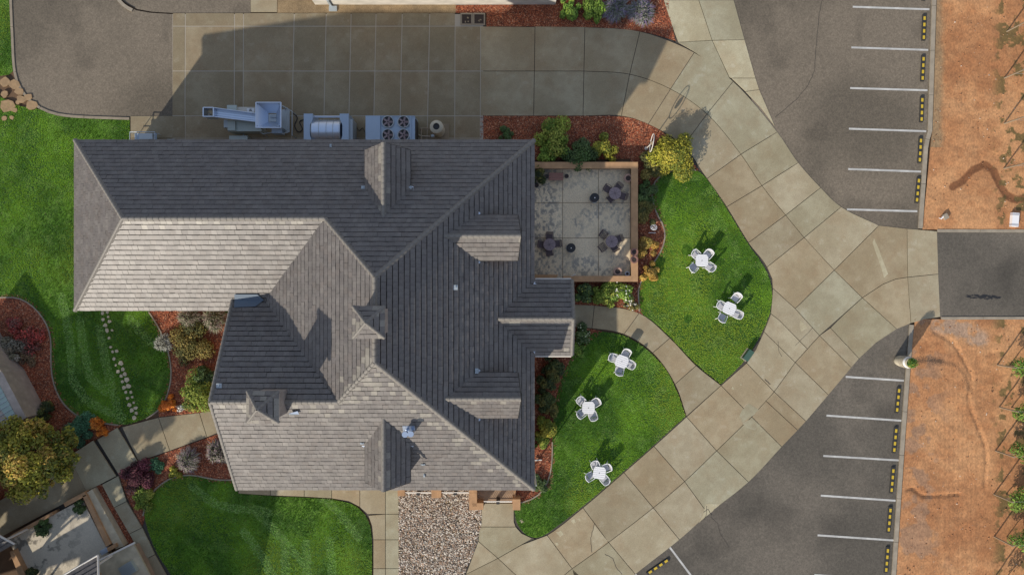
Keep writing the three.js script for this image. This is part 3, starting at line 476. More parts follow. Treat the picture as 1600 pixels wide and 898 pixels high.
function caps(parent, a, b, mat = capMat, lift = 0.03, name = 'ridge_tile', sc = 1) {
  const d = b.clone().sub(a), L = d.length(); d.normalize(); const n = Math.max(1, Math.round(L / (0.34 * sc))), st = L / n;
  const z = d.clone().cross(V(0, 1, 0)).normalize(), y = z.clone().cross(d).normalize(), B = new THREE.Matrix4();
  for (let i = 0; i < n; i++) { const m = mesh(name, capGeo, mat, parent); const p = a.clone().addScaledVector(d, i * st).addScaledVector(y, lift + rr(0, 0.006)); B.makeBasis(d, y, z); m.quaternion.setFromRotationMatrix(B); m.position.copy(p); m.scale.setScalar(sc); }
}
const bldg = thing('winery_building', 'large building with grey tiled hip roofs, dormers and two square cupolas', 'building');
const EY = 5.3, H = (e) => EY + TAN * e;
const NW = V(-27.19, EY, -9.16), NE = V(1.39, EY, -9.16), SE = V(1.39, EY, 12.56), A = V(-7.22, H(8.61), -0.55), B_ = V(-7.22, H(8.61), 3.95), F_ = V(-21.9, H(5.295), -3.865), SWw = V(-27.19, EY, 1.43);
const D_ = V(-10.53, F_.y, -3.865), RZ = 6.33, RY = H(12.56 - RZ), C_ = V(-7.22 - (A.y - RY) / TAN, RY, RZ), E_ = V(-15.165, 5.857, 0.765);
const GW = V(-16.6, RY, RZ), GS = V(-17.05, EY, 12.56), GN = V(-17.1, 5.857, 0.765);
const deckQuads = [[D_, NW, NE, A], [NW, D_, F_], [NE, SE, B_, A], [A, B_, C_, E_], [A, E_, D_], [C_, B_, SE, GS], [GS, GW, C_], [GW, GN, E_, C_], [F_, D_, E_, GN], [F_, GN, V(-17.1, EY, 1.43), SWw], [NW, F_, SWw]].map(q => q.map(p => p.clone().add(V(0, -0.03, 0))));
const roof = mesh('roof', quadMesh(deckQuads), std({ color: lin(0.03, 0.028, 0.027) }), bldg);
const FLD = makeField(), X = V(1, 0, 0), Zd = V(0, 0, 1);
const lev = (a, b, y) => a.clone().lerp(b, (y - a.y) / (b.y - a.y));
{
  const yR = F_.y, nA = lev(NE, A, yR);
  tileSlope(FLD, [NW, NE, nA, F_], NW, X, { seed: 1 });
  tileSlope(FLD, [D_, nA, A], NW, X, { seed: 2 });
  tileSlope(FLD, [NE, SE, B_, A], NE, Zd, { seed: 3 });
  tileSlope(FLD, [A, B_, C_, E_, D_], V(-15.845, EY, 0), Zd, { seed: 4, pale: [[V(-7.22, A.y, 2.2), B_], [B_, C_]], paleW: 0.9, paleP: 0.45 });
  const sB = lev(SE, B_, RY);
  tileSlope(FLD, [GS, SE, sB, GW], GS, X, { seed: 5, pale: [[SE, B_], [GW, C_]], paleW: 1.4, paleP: 0.5 });
  tileSlope(FLD, [C_, sB, B_], GS, X, { seed: 6, pale: [[SE, B_], [C_, B_]], paleW: 1.5, paleP: 0.5 });
  tileSlope(FLD, [GN, E_, C_, GW], V(-17.1, EY, 0.106), X, { seed: 7 });
  const fl = lev(F_, SWw, 5.857);
  tileSlope(FLD, [fl, E_, D_, F_], SWw, X, { seed: 8, pale: [[F_, D_]], paleW: 0.8, paleP: 0.5 });
  tileSlope(FLD, [SWw, V(-17.1, EY, 1.43), GN, fl], SWw, X, { seed: 9 });
  tileSlope(FLD, [NW, F_, SWw], NW, Zd, { seed: 10 });
}
// the tiles that show largest stand as parts of their own, the rest as one part
{
  const cam = V(0, CAM_H, 0);
  for (const t of FLD.whole) { const d = cam.clone().sub(t.c); t.k = t.n.dot(d.clone().normalize()) / d.lengthSq(); }
  FLD.whole.sort((a, b) => b.k - a.k);
  const L = EX - 0.06, base = new Map();
  const tg = (() => { const F = makeField(); emitTile(F, [[0.004, 0], [TW - 0.004, 0], [TW - 0.004, L], [0.004, L]], (a, b) => 0.014 + 0.004 + (1 - b / L) * 0.045, (a, b, h) => V(a, b, h), V(0, 0, 1), 0, 0); const g = new THREE.BufferGeometry(); g.setAttribute('position', new THREE.Float32BufferAttribute(F.pos, 3)); g.setAttribute('normal', new THREE.Float32BufferAttribute(F.nor, 3)); g.setAttribute('uv', new THREE.Float32BufferAttribute(F.uv, 2)); return g; })();
  FLD.whole.forEach((t, i) => {
    if (i >= 300) return emitTile(FLD, t.C, t.hAt, t.w3, t.n, t.tone, t.y);
    const m = mesh('roof_tile', tg, tileMats[t.tone], roof); m.position.copy(t.w3(t.x, t.y, 0)); m.quaternion.setFromRotationMatrix(new THREE.Matrix4().makeBasis(t.u, t.v, t.u.clone().cross(t.v)));
    if (t.u.clone().cross(t.v).dot(t.n) < 0) { m.position.copy(t.w3(t.x + TW, t.y, 0)); m.quaternion.setFromRotationMatrix(new THREE.Matrix4().makeBasis(t.u.clone().negate(), t.v, t.n)); }
  });
}
fieldMesh(FLD, 'tile_courses', roof);
for (const [a, b] of [[A, B_], [NE, A], [A, D_], [D_, F_], [NW, F_], [SWw, F_], [SE, B_], [B_, C_], [C_, GW]]) caps(roof, a, b);
// gutters and rake boards
const gut = (a, b, o = 0.07) => { const d = b.clone().sub(a).setY(0).normalize(), n = V(d.z, 0, -d.x); mesh('gutter', [rod([a.x + n.x * o, a.y - 0.06, a.z + n.z * o], [b.x + n.x * o, b.y - 0.06, b.z + n.z * o], 0.065, 0.065, 8)], M.trimPale, bldg); };
gut(NE, NW); gut(SE, NE); gut(GS, SE); gut(NW, SWw); gut(SWw, V(-17.1, EY, 1.43));
for (const [a, b] of [[GS, GW], [GN, GW]]) { const s = V(-0.06, 0.02, 0); caps(roof, a.clone().add(s), b.clone().add(s), capMat, 0.02, 'rake_tile'); }
// walls and openings
const wall = (pts, y1, y0 = -0.05, mat = M.stuccoTan, name = 'wall') => mesh(name, prism(pts, y1, y0, 3), mat, bldg);
wall([[-26.75, -8.7], [0.95, -8.7], [0.95, 12.1], [-16.7, 12.1], [-16.7, 1.0], [-26.75, 1.0]], EY - 0.08);
mesh('gable_wall', [quadMesh([[V(-16.75, EY - 0.1, 0.5), V(-16.75, EY - 0.1, 12.1), V(-16.6, RY - 0.2, RZ)]])], M.stuccoTan, bldg);
mesh('soffit', [prism([[-27.1, -9.08], [1.31, -9.08], [1.31, 12.48], [-16.95, 12.48], [-16.95, 1.36], [-27.1, 1.36]], EY - 0.14, EY - 0.16, 3)], M.trimPale, bldg);
function windowAt(x, y, z, w, h, face) {                              // face: outward normal 'e','s','n','w'
  const ry = { e: Math.PI / 2, w: -Math.PI / 2, s: 0, n: Math.PI }[face];
  const g = mesh('window', [box(w + 0.16, 0.08, 0.14, 0, h / 2 + 0.04), box(w + 0.16, 0.1, 0.2, 0, -h / 2 - 0.05, 0.03), box(0.08, h, 0.14, -w / 2 - 0.04), box(0.08, h, 0.14, w / 2 + 0.04), box(0.05, h, 0.09)], M.trimPale, bldg);
  g.position.set(x, y, z); g.rotation.y = ry; mesh('pane', box(w, h, 0.03), M.glass, g);
}
for (const x of [-24, -20.5, -17, -13, -9, -3.5]) windowAt(x, 3.6, -8.72, 1.2, 1.5, 'n');
for (const z of [-6.5, 6.2, 9.4]) { windowAt(0.97, 3.6, z, 1.4, 1.5, 'e'); }
for (const x of [-14.5, -11.2, -3.6]) { windowAt(x, 3.7, 12.12, 1.4, 1.4, 's'); windowAt(x, 1.3, 12.12, 1.4, 1.5, 's'); }
for (const z of [-6, -1.5]) windowAt(-26.77, 3.4, z, 1.2, 1.5, 'w');
for (const x of [-24.5, -21]) windowAt(x, 3.4, 1.02, 1.2, 1.5, 's');

// gabled dormers: wall box, tiled roof, window, lead flashings
function dormer(cx, cz, dir, front, meet, eave, half, ridgeY, flashes = true) {
  // local frame: x across, z towards the front; dir = angle so that local +z is outward
  const d = mesh('dormer', [box(half * 1.75, 3.3, front - 0.35 - meet, 0, eave - 0.06 - 1.65, (front - 0.35 + meet) / 2)], M.stuccoTan, bldg);
  d.position.set(cx, 0, cz); d.rotation.y = dir;
  const rA = V(0, ridgeY, meet - 0.1), rB = V(0, ridgeY, front + 0.1), l0 = (s, z) => V(s * half, eave, z);
  const gable = quadMesh([[V(-half * 0.86, eave - 0.05, front - 0.33), V(half * 0.86, eave - 0.05, front - 0.33), V(0, ridgeY - 0.15, front - 0.33)]]); mesh('gable', gable, M.stuccoTan, d);
  const F = makeField(), back = meet + (ridgeY - eave) / TAN;
  for (const s of [-1, 1]) {
    mesh('roof_deck', quadMesh([[V(0, ridgeY - 0.03, meet - 0.1), V(0, ridgeY - 0.03, front), V(s * half, eave - 0.03, front - 0.08), V(s * half, eave - 0.03, back - 0.25)]]), M.trimDark, d);
    tileSlope(F, [l0(s, back - 0.25), l0(s, front - 0.06), rB, rA], l0(s, front - 0.06), V(0, 0, -1), { seed: 40 + Math.round(cx * 3 + cz) + s, hasWhole: false, pale: [[rA, rB]], paleW: 0.5, paleP: 0.45 });
    mesh('eave_board', [rod([s * (half + 0.02), eave - 0.05, back - 0.2], [s * (half + 0.02), eave - 0.05, front - 0.08], 0.04)], M.trimDark, d);
    mesh('barge_board', [rod([s * half, eave - 0.06, front - 0.05], [0, ridgeY - 0.06, front + 0.1], 0.05, 0.05, 6)], M.trimDark, d);
    if (flashes) mesh('flashing', [quadMesh([[V(s * (half - 0.12), eave + 0.1, back - 0.25), V(s * (half + 0.28), eave + 0.02, back + 0.02), V(s * (half + 0.12), eave - 0.12, back + 0.22)]]), box(0.16, 0.03, 0.3, s * (half + 0.13), eave + 0.02, back, 0.5)], M.steel, d);
  }
  fieldMesh(F, 'tile_courses', d); caps(d, rB, rA, capMat, 0.02);
  const w = mesh('window', [box(1.3, 0.9, 0.08, 0, eave - 0.75, front - 0.33)], M.trimPale, d); mesh('pane', box(1.1, 0.75, 0.05, 0, 0, 0.03).translate(0, eave - 0.75, front - 0.33), M.glass, w);
}
// along local z: front and meeting point measured from the group's origin
dormer(-7.25, 0, Math.PI, 8.07, 4.01, 8.2, 1.3, 9.65);                // north
dormer(-7.25, 0, 0, 11.4, 7.41, 8.2, 1.3, 9.65);                      // south
dormer(0, -2.9, Math.PI / 2, 0.4, -3.76, 8.2, 1.3, 9.65);             // east, upper
dormer(0, 6.28, Math.PI / 2, 0.4, -3.76, 8.2, 1.3, 9.65);             // east, lower
// entrance porch
{
  const p = mesh('porch', [box(0.4, 5.2, 0.4, 3.25, 2.6, -0.1), box(0.4, 5.2, 0.4, 3.25, 2.6, 3.85), box(0.3, 0.4, 4.3, 3.25, 5.05, 1.87), box(2.4, 0.35, 0.3, 2.2, 5.05, -0.1), box(2.4, 0.35, 0.3, 2.2, 5.05, 3.85)], M.stuccoTan, bldg);
  const z0 = 1.87, hf = 2.345, ry = 7.25, xr = -0.8, F = makeField();
  for (const s of [-1, 1]) {
    const e0 = V(1.39, EY, z0 + s * hf), e1 = V(3.68, EY, z0 + s * hf), r0 = V(xr - 0.05, ry, z0), r1 = V(3.62, ry, z0);
    mesh('roof_deck', quadMesh([[e0, e1, r1, r0].map(q => q.clone().add(V(0, -0.03, 0)))]), M.trimDark, p);
    tileSlope(F, [e0, e1, r1, r0], e1, V(-1, 0, 0), { seed: 60 + s, hasWhole: false, pale: s > 0 ? [[r0, r1], [r1, e1]] : [], paleW: 0.45, paleP: 0.9 });
    mesh('gutter', [rod([1.45, EY - 0.05, z0 + s * (hf + 0.06)], [3.68, EY - 0.05, z0 + s * (hf + 0.06)], 0.05)], M.trimPale, p);
    caps(p, e1.clone().add(V(0.03, 0, 0)), r1.clone().add(V(0.03, 0, 0)), capMat, 0.01, 'rake_tile');
    mesh('flashing', [box(0.36, 0.03, 0.3, 1.5, EY + 0.2, z0 + s * (hf - 0.32), s * 0.5, 0.6 * s)], M.steel, p);
  }
  fieldMesh(F, 'tile_courses', p); caps(p, V(3.62, ry, z0), V(xr, ry, z0), capMat, 0.02);
  mesh('porch_gable', quadMesh([[V(3.4, EY, z0 - hf + 0.2), V(3.4, EY, z0 + hf - 0.2), V(3.4, ry - 0.2, z0)]]), M.stuccoTan, p);
  mesh('entrance_door', [box(0.08, 2.4, 1.9, 0.99, 1.2, z0), box(0.12, 0.12, 2.1, 0.99, 2.46, z0)], M.darkWood, p);
}
// cupolas with pyramid roofs
function cupola(x, z, base, y0, y1, hs, top) {
  const c = mesh('cupola', [box(hs * 1.56, y1 - base, hs * 1.56, x, (y1 + base) / 2, z)], M.stuccoPale, roof);
  const F = makeField(), ap = V(x, top, z), k = [V(x - hs, y1, z - hs), V(x + hs, y1, z - hs), V(x + hs, y1, z + hs), V(x - hs, y1, z + hs)];
  for (let i = 0; i < 4; i++) { const a = k[i], b = k[(i + 1) % 4]; tileSlope(F, [a, b, ap], a, b.clone().sub(a).normalize(), { seed: 80 + i + Math.round(x), hasWhole: false, pale: [[a, b]], paleW: 1, paleP: 0.55 }); }
  const t = fieldMesh(F, 'cupola_tiles', roof); mesh('cupola_roof', quadMesh([0, 1, 2, 3].map(i => [k[i], k[(i + 1) % 4], ap].map(q => q.clone().add(V(0, -0.03, 0))))), M.trimDark, roof);
  for (const q of k) caps(roof, q, ap, capMat, 0.01, 'cupola_hip_tile', 0.7);
  mesh('cupola_eave', [box(hs * 2, 0.06, hs * 2, x, y1 - 0.07, z)], M.trimPale, roof);
}
cupola(-7.22, 1.75, 11.3, 0, 14.15, 0.8, 15.0);
cupola(-13.2, 6.33, 9.3, 0, 12.2, 0.84, 13.15);
mesh('flashing', [quadMesh([[V(-12.4, 10.35, 7.0), V(-11.9, 10.32, 6.85), V(-11.85, 10.2, 7.05), V(-12.3, 10.15, 7.12)]])], M.steel, roof);
mesh('valley_flashing', quadMesh([[V(-17.0, 5.98, 0.765), V(-15.2, 6.0, 0.765), V(-15.5, 6.3, 0.42), V(-16.9, 6.3, 0.42)], [V(-17.0, 5.98, 0.765), V(-16.9, 6.35, 1.2), V(-15.6, 6.32, 1.15), V(-15.2, 6.0, 0.765)]]), M.slate, roof);
// flues, vents and small fittings on the tiles
{
  const sY = z => EY + TAN * (12.56 - z);
  for (const [px, py] of [[634.5, 676], [643.5, 675]]) { const p = G(px, py, 9.6); const y = sY(p.z); const f = mesh('flue_pipe', [rod([p.x, y - 0.1, p.z], [p.x, y + 1.0, p.z], 0.13, 0.13, 16), rod([p.x, y + 1.04, p.z], [p.x, y + 1.14, p.z], 0.19, 0.17, 16)], M.steel, roof); }
  mesh('flue_base', [box(0.7, 0.04, 0.5, G(640, 668, 8.9).x, sY(G(640, 668, 8.9).z) + 0.1, G(640, 668, 8.9).z, Math.atan(TAN))], M.steel, roof);
  const fit = (px, py, yf, w, d) => { let y = 8; for (let k = 0; k < 6; k++) y = yf(G(px, py, y)); const p = G(px, py, y); mesh('roof_vent', [box(w, 0.12, d, p.x, p.y + 0.08, p.z), rod([p.x, p.y, p.z], [p.x, p.y + 0.2, p.z], 0.05)], M.steelDull, roof); };
  const east = p => EY + TAN * (1.39 - p.x), south = p => sY(p.z), north = p => EY + TAN * (p.z + 9.16), wing = p => RY - TAN * (RZ - p.z);
  fit(712, 449, east, 0.24, 0.28); fit(804, 581, east, 0.1, 0.1); fit(745, 579, east, 0.2, 0.3); fit(517, 228, north, 0.12, 0.2); fit(343, 602, wing, 0.3, 0.26); fit(661, 725, south, 0.26, 0.07); fit(663, 742, south, 0.1, 0.2); fit(566, 692, south, 0.22, 0.1); fit(640, 293, north, 0.24, 0.18); fit(568, 293, north, 0.24, 0.18);
}
mesh('downspout', [rod([1.5, 5.1, 12.35], [1.5, 0.05, 12.35], 0.05), rod([1.5, 0.2, 11.9], [2.05, 0.08, 11.9], 0.05)], M.trimPale, bldg);
mesh('downspout', [rod([3.55, 5.1, -0.55], [3.55, 0.3, -0.55], 0.05), rod([3.55, 0.3, -0.55], [4.4, 0.15, -0.9], 0.05)], M.trimPale, bldg);
// south terrace: orange piers, rail of stripes, recessed stair bay
{
  const y = 1.0, P = (x0, y0, x1, y1) => [g2([x0, y0], y), g2([x1, y0], y), g2([x1, y1], y), g2([x0, y1], y)];
  for (const q of [[621, 740, 632, 775], [674, 740, 689, 778], [733, 770, 745, 797], [738, 786, 755, 796.5], [801, 780, 813, 797]]) mesh('pier', prism(P(...q), y, -0.05, 2), M.stuccoOrange, bldg);
  mesh('terrace_wall', [prism(P(632, 763, 674, 767), 0.7, -0.05, 2), prism(P(689, 763, 733, 767), 0.7, -0.05, 2), prism(P(733, 745, 745, 770), y - 0.01, -0.05, 2), prism(P(803, 762, 806, 780), 0.5, -0.05, 2)], M.stuccoOrange, bldg);
  const rail = (xa, xb, yy) => { const g = [], a = G(xa, yy, y), b = G(xb, yy, y); g.push(rod([a.x, y, a.z], [b.x, y, b.z], 0.035), rod([a.x, 0.2, a.z + 0.28], [b.x, 0.2, b.z + 0.28], 0.03)); const n = Math.round((b.x - a.x) / 0.13); for (let i = 0; i <= n; i++) { const x = a.x + (b.x - a.x) * i / n; g.push(rod([x, y, a.z], [x, 0.2, a.z + 0.28], 0.014, 0.014, 5)); } const r = mesh('railing', g, M.trimPale, bldg); mesh('rail_post', [box(0.22, 1.0, 0.22, (a.x + b.x) / 2, 0.5, a.z + 0.1)], M.black, r); };
  rail(633, 673, 769); rail(690, 732, 769); rail(756, 800, 783);
  mesh('bay_floor', [prism([g2([745, 740]), g2([803, 740]), g2([803, 784]), g2([745, 784])], 0.06, -0.05, 2)], M.stuccoTan, bldg);
}
// ================================================================ NEIGHBOURING BUILDINGS
{ // white building across the drive, its sunlit foot at the top edge
  const b = thing('white_building', 'white stucco building whose sunlit wall foot shows at the top edge', 'building');
  const z = G(0, 7).z, x0 = G(492, 0).x, x1 = G(868, 0).x;
  mesh('wall', prism([[x0, z], [x1, z], [x1, z - 14], [x0, z - 14]], 4.2, -0.06, 3), M.stuccoWhite, b);
  mesh('parapet', prism([[x0 - 0.15, z + 0.1], [x1 + 0.15, z + 0.1], [x1 + 0.15, z - 14], [x0 - 0.15, z - 14]], 4.5, 4.2, 3), M.stuccoWhite, b);
  const d = mesh('downspout', [box(0.14, 0.9, 0.12, G(517, 0).x, 0.55, z + 0.08), box(0.55, 0.1, 0.35, G(518, 0).x + 0.1, 0.06, z + 0.3)], M.steelDull, b);
  for (let k = 0; k < 4; k++) { const xw = x0 + 2.5 + k * 4; const w = mesh('window', box(1.6, 1.4, 0.1, xw, 2.2, z + 0.01), M.trimPale, b); mesh('pane', box(1.4, 1.2, 0.06, xw, 2.2, z + 0.05), M.glass, w); }
}
const e1 = V(0.866, 0, -0.5), e2 = V(0.5, 0, 0.866);
function gableBlock(b, c, w, d, eave, slope, ov = 2.5) {
  // c: eave corner (world); the block runs -e1 by w and +e2 by d; ridge parallel to e1
  const at = (s, t, y) => c.clone().addScaledVector(e1, -s).addScaledVector(e2, t).setY(y), rg = eave + slope * d / 2;
  const P = [at(ov, ov, 0), at(w, ov, 0), at(w, d - ov, 0), at(ov, d - ov, 0)].map(p => [p.x, p.z]);
  mesh('wall', prism(P, eave - 0.05, -0.05, 3), M.stuccoTan, b);
  mesh('gable', quadMesh([[at(0.4, 0.3, eave - 0.05), at(0.4, d - 0.3, eave - 0.05), at(0.4, d / 2, rg - 0.2)]]), M.stuccoTan, b); for (const [s, t] of [[0.5, 0.5], [0.5, d - 0.5], [w * 0.45, 0.5]]) mesh('porch_post', rod(at(s, t, 0).toArray(), at(s, t, eave - 0.05).toArray(), 0.08), M.trimPale, b);
  const F = makeField();
  mesh('roof_deck', quadMesh([[at(0, 0, eave), at(w, 0, eave), at(w, d / 2, rg), at(0, d / 2, rg)], [at(0, d / 2, rg), at(w, d / 2, rg), at(w, d, eave), at(0, d, eave)]].map(q => q.map(p => p.add(V(0, -0.03, 0))))), M.trimDark, b);
  tileSlope(F, [at(0, 0, eave), at(w, 0, eave), at(w, d / 2, rg), at(0, d / 2, rg)], at(0, 0, eave), e1.clone().negate(), { seed: 90, hasWhole: false });
  tileSlope(F, [at(0, d, eave), at(w, d, eave), at(w, d / 2, rg), at(0, d / 2, rg)], at(0, d, eave), e1.clone().negate(), { seed: 91, hasWhole: false });
  fieldMesh(F, 'tile_courses', b); caps(b, at(0, d / 2, rg), at(w, d / 2, rg), capMat, 0.02);
  const edge = (p, q) => mesh('gutter', [rod(p.toArray(), q.toArray(), 0.07)], M.trimPale, b);
  edge(at(-0.05, -0.05, eave), at(w, -0.05, eave)); edge(at(-0.05, -0.05, eave), at(-0.05, d / 2, rg)); edge(at(-0.05, d, eave), at(-0.05, d / 2, rg));
}
{
  const b = thing('tasting_house', 'neighbouring house with dark tiled gable roof at the bottom left edge', 'building');
  gableBlock(b, G(152, 869, 3.2), 16, 11, 3.2, 0.85);
  const lo = [[153, 874], [207, 848], [232, 896], [262, 960], [200, 990], [153, 899]].map(p => g2(p, 1.2));
  mesh('lean_to_roof', prism(lo, 1.2, 1.05, 2), M.stone, b); mesh('lean_to_wall', prism(inset(lo, 0.25), 1.04, -0.05, 2), M.stuccoTan, b);
  mesh('lean_to_rail', [rod(G(155, 875, 1.4).toArray(), G(210, 847.5, 1.4).toArray(), 0.07)], M.trimPale, b);
}
{
  const b = thing('west_house', 'corner of dark slate roof with white gutter at the left edge', 'building');
  gableBlock(b, G(20, 850, 3.2).addScaledVector(e2, -10), 14, 10, 3.2, 0.85);
}
{
  const b = thing('metal_grille_unit', 'pale green slatted vent unit on the tan ledge at bottom left', 'vent'); const c = G(198, 890, 1.5);
  const g = []; for (let i = 0; i < 7; i++) g.push(box(0.9, 0.03, 0.06, 0, 0.34, -0.33 + i * 0.11)); b.position.set(c.x, 1.2, c.z); b.rotation.y = 0.55;
  mesh('casing', [box(1.0, 0.3, 0.8, 0, 0.15, 0)], M.greenPanel, b); mesh('slats', g, M.steelDull, b);
}
{ // small flat outbuilding with a ribbed pale green roof at the left edge
  const b = thing('outbuilding', 'small stucco outbuilding with pale green ribbed roof at the left edge', 'shed');
  const y = 2.2, P = [[-50, 500], [-5, 574], [3, 582], [40, 652], [8, 673], [-70, 560]].map(p => g2(p, y)), I = inset(P, 0.55);
  mesh('parapet', prism(P, y, -0.05, 2), M.stuccoPale, b);
  mesh('metal_roof', prism(I, y + 0.03, y - 0.2, 2), M.teal, b); const g = []; for (let k = 0; k < 12; k++) { const s = G(-8, 600, y).addScaledVector(e2, k * 0.32 - 0.9); g.push(rod([s.x - 0.85, y + 0.045, s.z + 0.5], [s.x + 0.15, y + 0.045, s.z - 0.1], 0.025)); } mesh('rib', g, M.steelDull, b);
}
// lower left patio
{
  const W = structGroup('neighbour_patio', 'stained concrete patio of the neighbouring house at bottom left');
  const tex = texture(512, 512, (u, v) => { const n = fbm(u, v, 5, 5, 161), k = fbm(u, v, 22, 4, 165); let c = mix([190, 180, 160], [216, 206, 186], n); c = mix(c, [92, 88, 80], 0.7 * sm(0.54, 0.7, k) * (1 - sm(0.3, 0.85, u))); c = mix(c, [60, 58, 54], 0.7 * sm(0.62, 0.7, fbm(u, v, 30, 3, 168)) * sm(0.6, 0.9, v)); return mul(c, 0.92 + 0.16 * hash()); }, { rep: false });
  const c0 = G(17, 842), m = std({ map: tex }); const g = prism([[17, 842], [85, 803], [120, 868], [52, 907]].map(p => g2(p)), 0.34, -0.05, 1), g3 = prism([[85, 803], [132, 778], [168, 850], [120, 868]].map(p => g2(p)), 0.34, -0.05, 1), g4 = prism([[-40, 960], [52, 907], [120, 868], [168, 850], [178, 872], [70, 980]].map(p => g2(p)), 0.34, -0.05, 1);
  for (const q of [g, g3, g4]) { const P = q.attributes.position, U = q.attributes.uv; for (let i = 0; i < P.count; i++) U.setXY(i, (P.getX(i) - c0.x + 2) / 10, (P.getZ(i) - c0.z + 4) / 10); mesh('slab', q, m, W); }
}
{
  const w = thing('patio_wall', 'low orange stucco wall round the bottom left patio', 'wall'), y = 0.8;
  const run = (px) => mesh('wall_run', prism(px.map(p => g2(p, y)), y, -0.05, 2), M.stuccoOrange, w);
  run([[98, 786], [131, 768], [134, 774], [101, 792]]); run([[15, 836], [80, 800], [82, 804], [18, 842]]); run([[128, 775], [134, 772], [172, 850], [165, 854]]); run([[14, 862], [20, 860], [40, 900], [30, 904]]); run([[166, 856], [180, 849], [182, 854], [168, 862]]);
  mesh('ledge', prism([[134, 770], [143, 764], [193, 853], [180, 858]].map(p => g2(p, 0.6)), 0.6, -0.05, 2), M.stone, w);
}
{ const c = G(162, 861, 0.8); const b = thing('cooler_box', 'pale metal box beside the bottom left patio wall', 'box', [c.x, 0.34, c.z], 0.5); mesh('box_body', [box(0.55, 0.4, 0.3, 0, 0.2, 0)], M.steelDull, b); mesh('lid', [box(0.58, 0.05, 0.33, 0, 0.43, 0)], M.steel, b); }

// ================================================================ MAIN PATIO
{
  const W = structGroup('patio', 'mould-stained concrete patio beside the building, nine slabs');
  const x0 = 836, x1 = 990, y0 = 255, y1 = 438;
  const tex = texture(1024, 1024, (u, v) => {
    const n = fbm(u, v, 5, 5, 171), k = fbm(u * 1.0, v, 44, 4, 175), q = fbm(u, v, 7, 3, 178), f = vnoise(u * 300, v * 300, 300, 179);
    let c = mix([214, 194, 162], [240, 222, 190], n); const w = Math.min(1, Math.max(1 - sm(0.12, 0.36, u), 0.8 * sm(0.5, 0.7, q), 0.7 * (1 - sm(0.03, 0.2, v)), 0.75 * sm(0.7, 0.95, v) * sm(0.25, 0.5, u)));
    c = mix(c, [96, 98, 100], (0.35 + 0.5 * f) * w * sm(0.42, 0.72, k)); c = mix(c, [170, 164, 154], 0.4 * sm(0.5, 0.75, q) * sm(0.35, 0.6, k)); return mul(c, 0.88 + 0.2 * f);
  }, { rep: false });
  const m = std({ map: tex }), xs = [800, 879, 935, 990], ys = [253, 317, 372, 438], a = G(x0, y0), b = G(x1, y1);
  mesh('joint_bed', prism(poly([[802, 254], [989, 254], [989, 437], [802, 437]], 0, 0), 0.1, null, 3), M.stuccoTan, W);
  for (let i = 0; i < 3; i++) for (let j = 0; j < 3; j++) { const g = prism(inset([[xs[i], ys[j]], [xs[i + 1], ys[j]], [xs[i + 1], ys[j + 1]], [xs[i], ys[j + 1]]].map(p => g2(p)), 0.018), 0.15, 0.0, 1), P = g.attributes.position, U = g.attributes.uv; for (let k = 0; k < P.count; k++) U.setXY(k, (P.getX(k) - a.x) / (b.x - a.x), (P.getZ(k) - a.z) / (b.z - a.z)); mesh('slab', g, m, W); }
}
const PF = 0.15;
{
  const w = thing('terrace_wall', 'orange stucco parapet wall round three sides of the main patio', 'wall'), y = 0.85;
  const run = (px, n = 'wall_run') => { const P = px.map(p => g2(p, y)); mesh(n, prism(inset(P, 0.03), y - 0.06, -0.05, 2), M.stuccoTan, w); mesh('wall_cap', prism(P, y, y - 0.06, 2), M.stuccoOrange, w); };
  run([[834, 253], [997, 253], [997, 263], [834, 263]]); run([[986.5, 263], [997, 263], [997, 440], [986.5, 440]]); run([[880, 431], [986.5, 431], [986.5, 440], [880, 440]]); run([[834, 429], [872, 429], [868, 437], [834, 437]]);
}

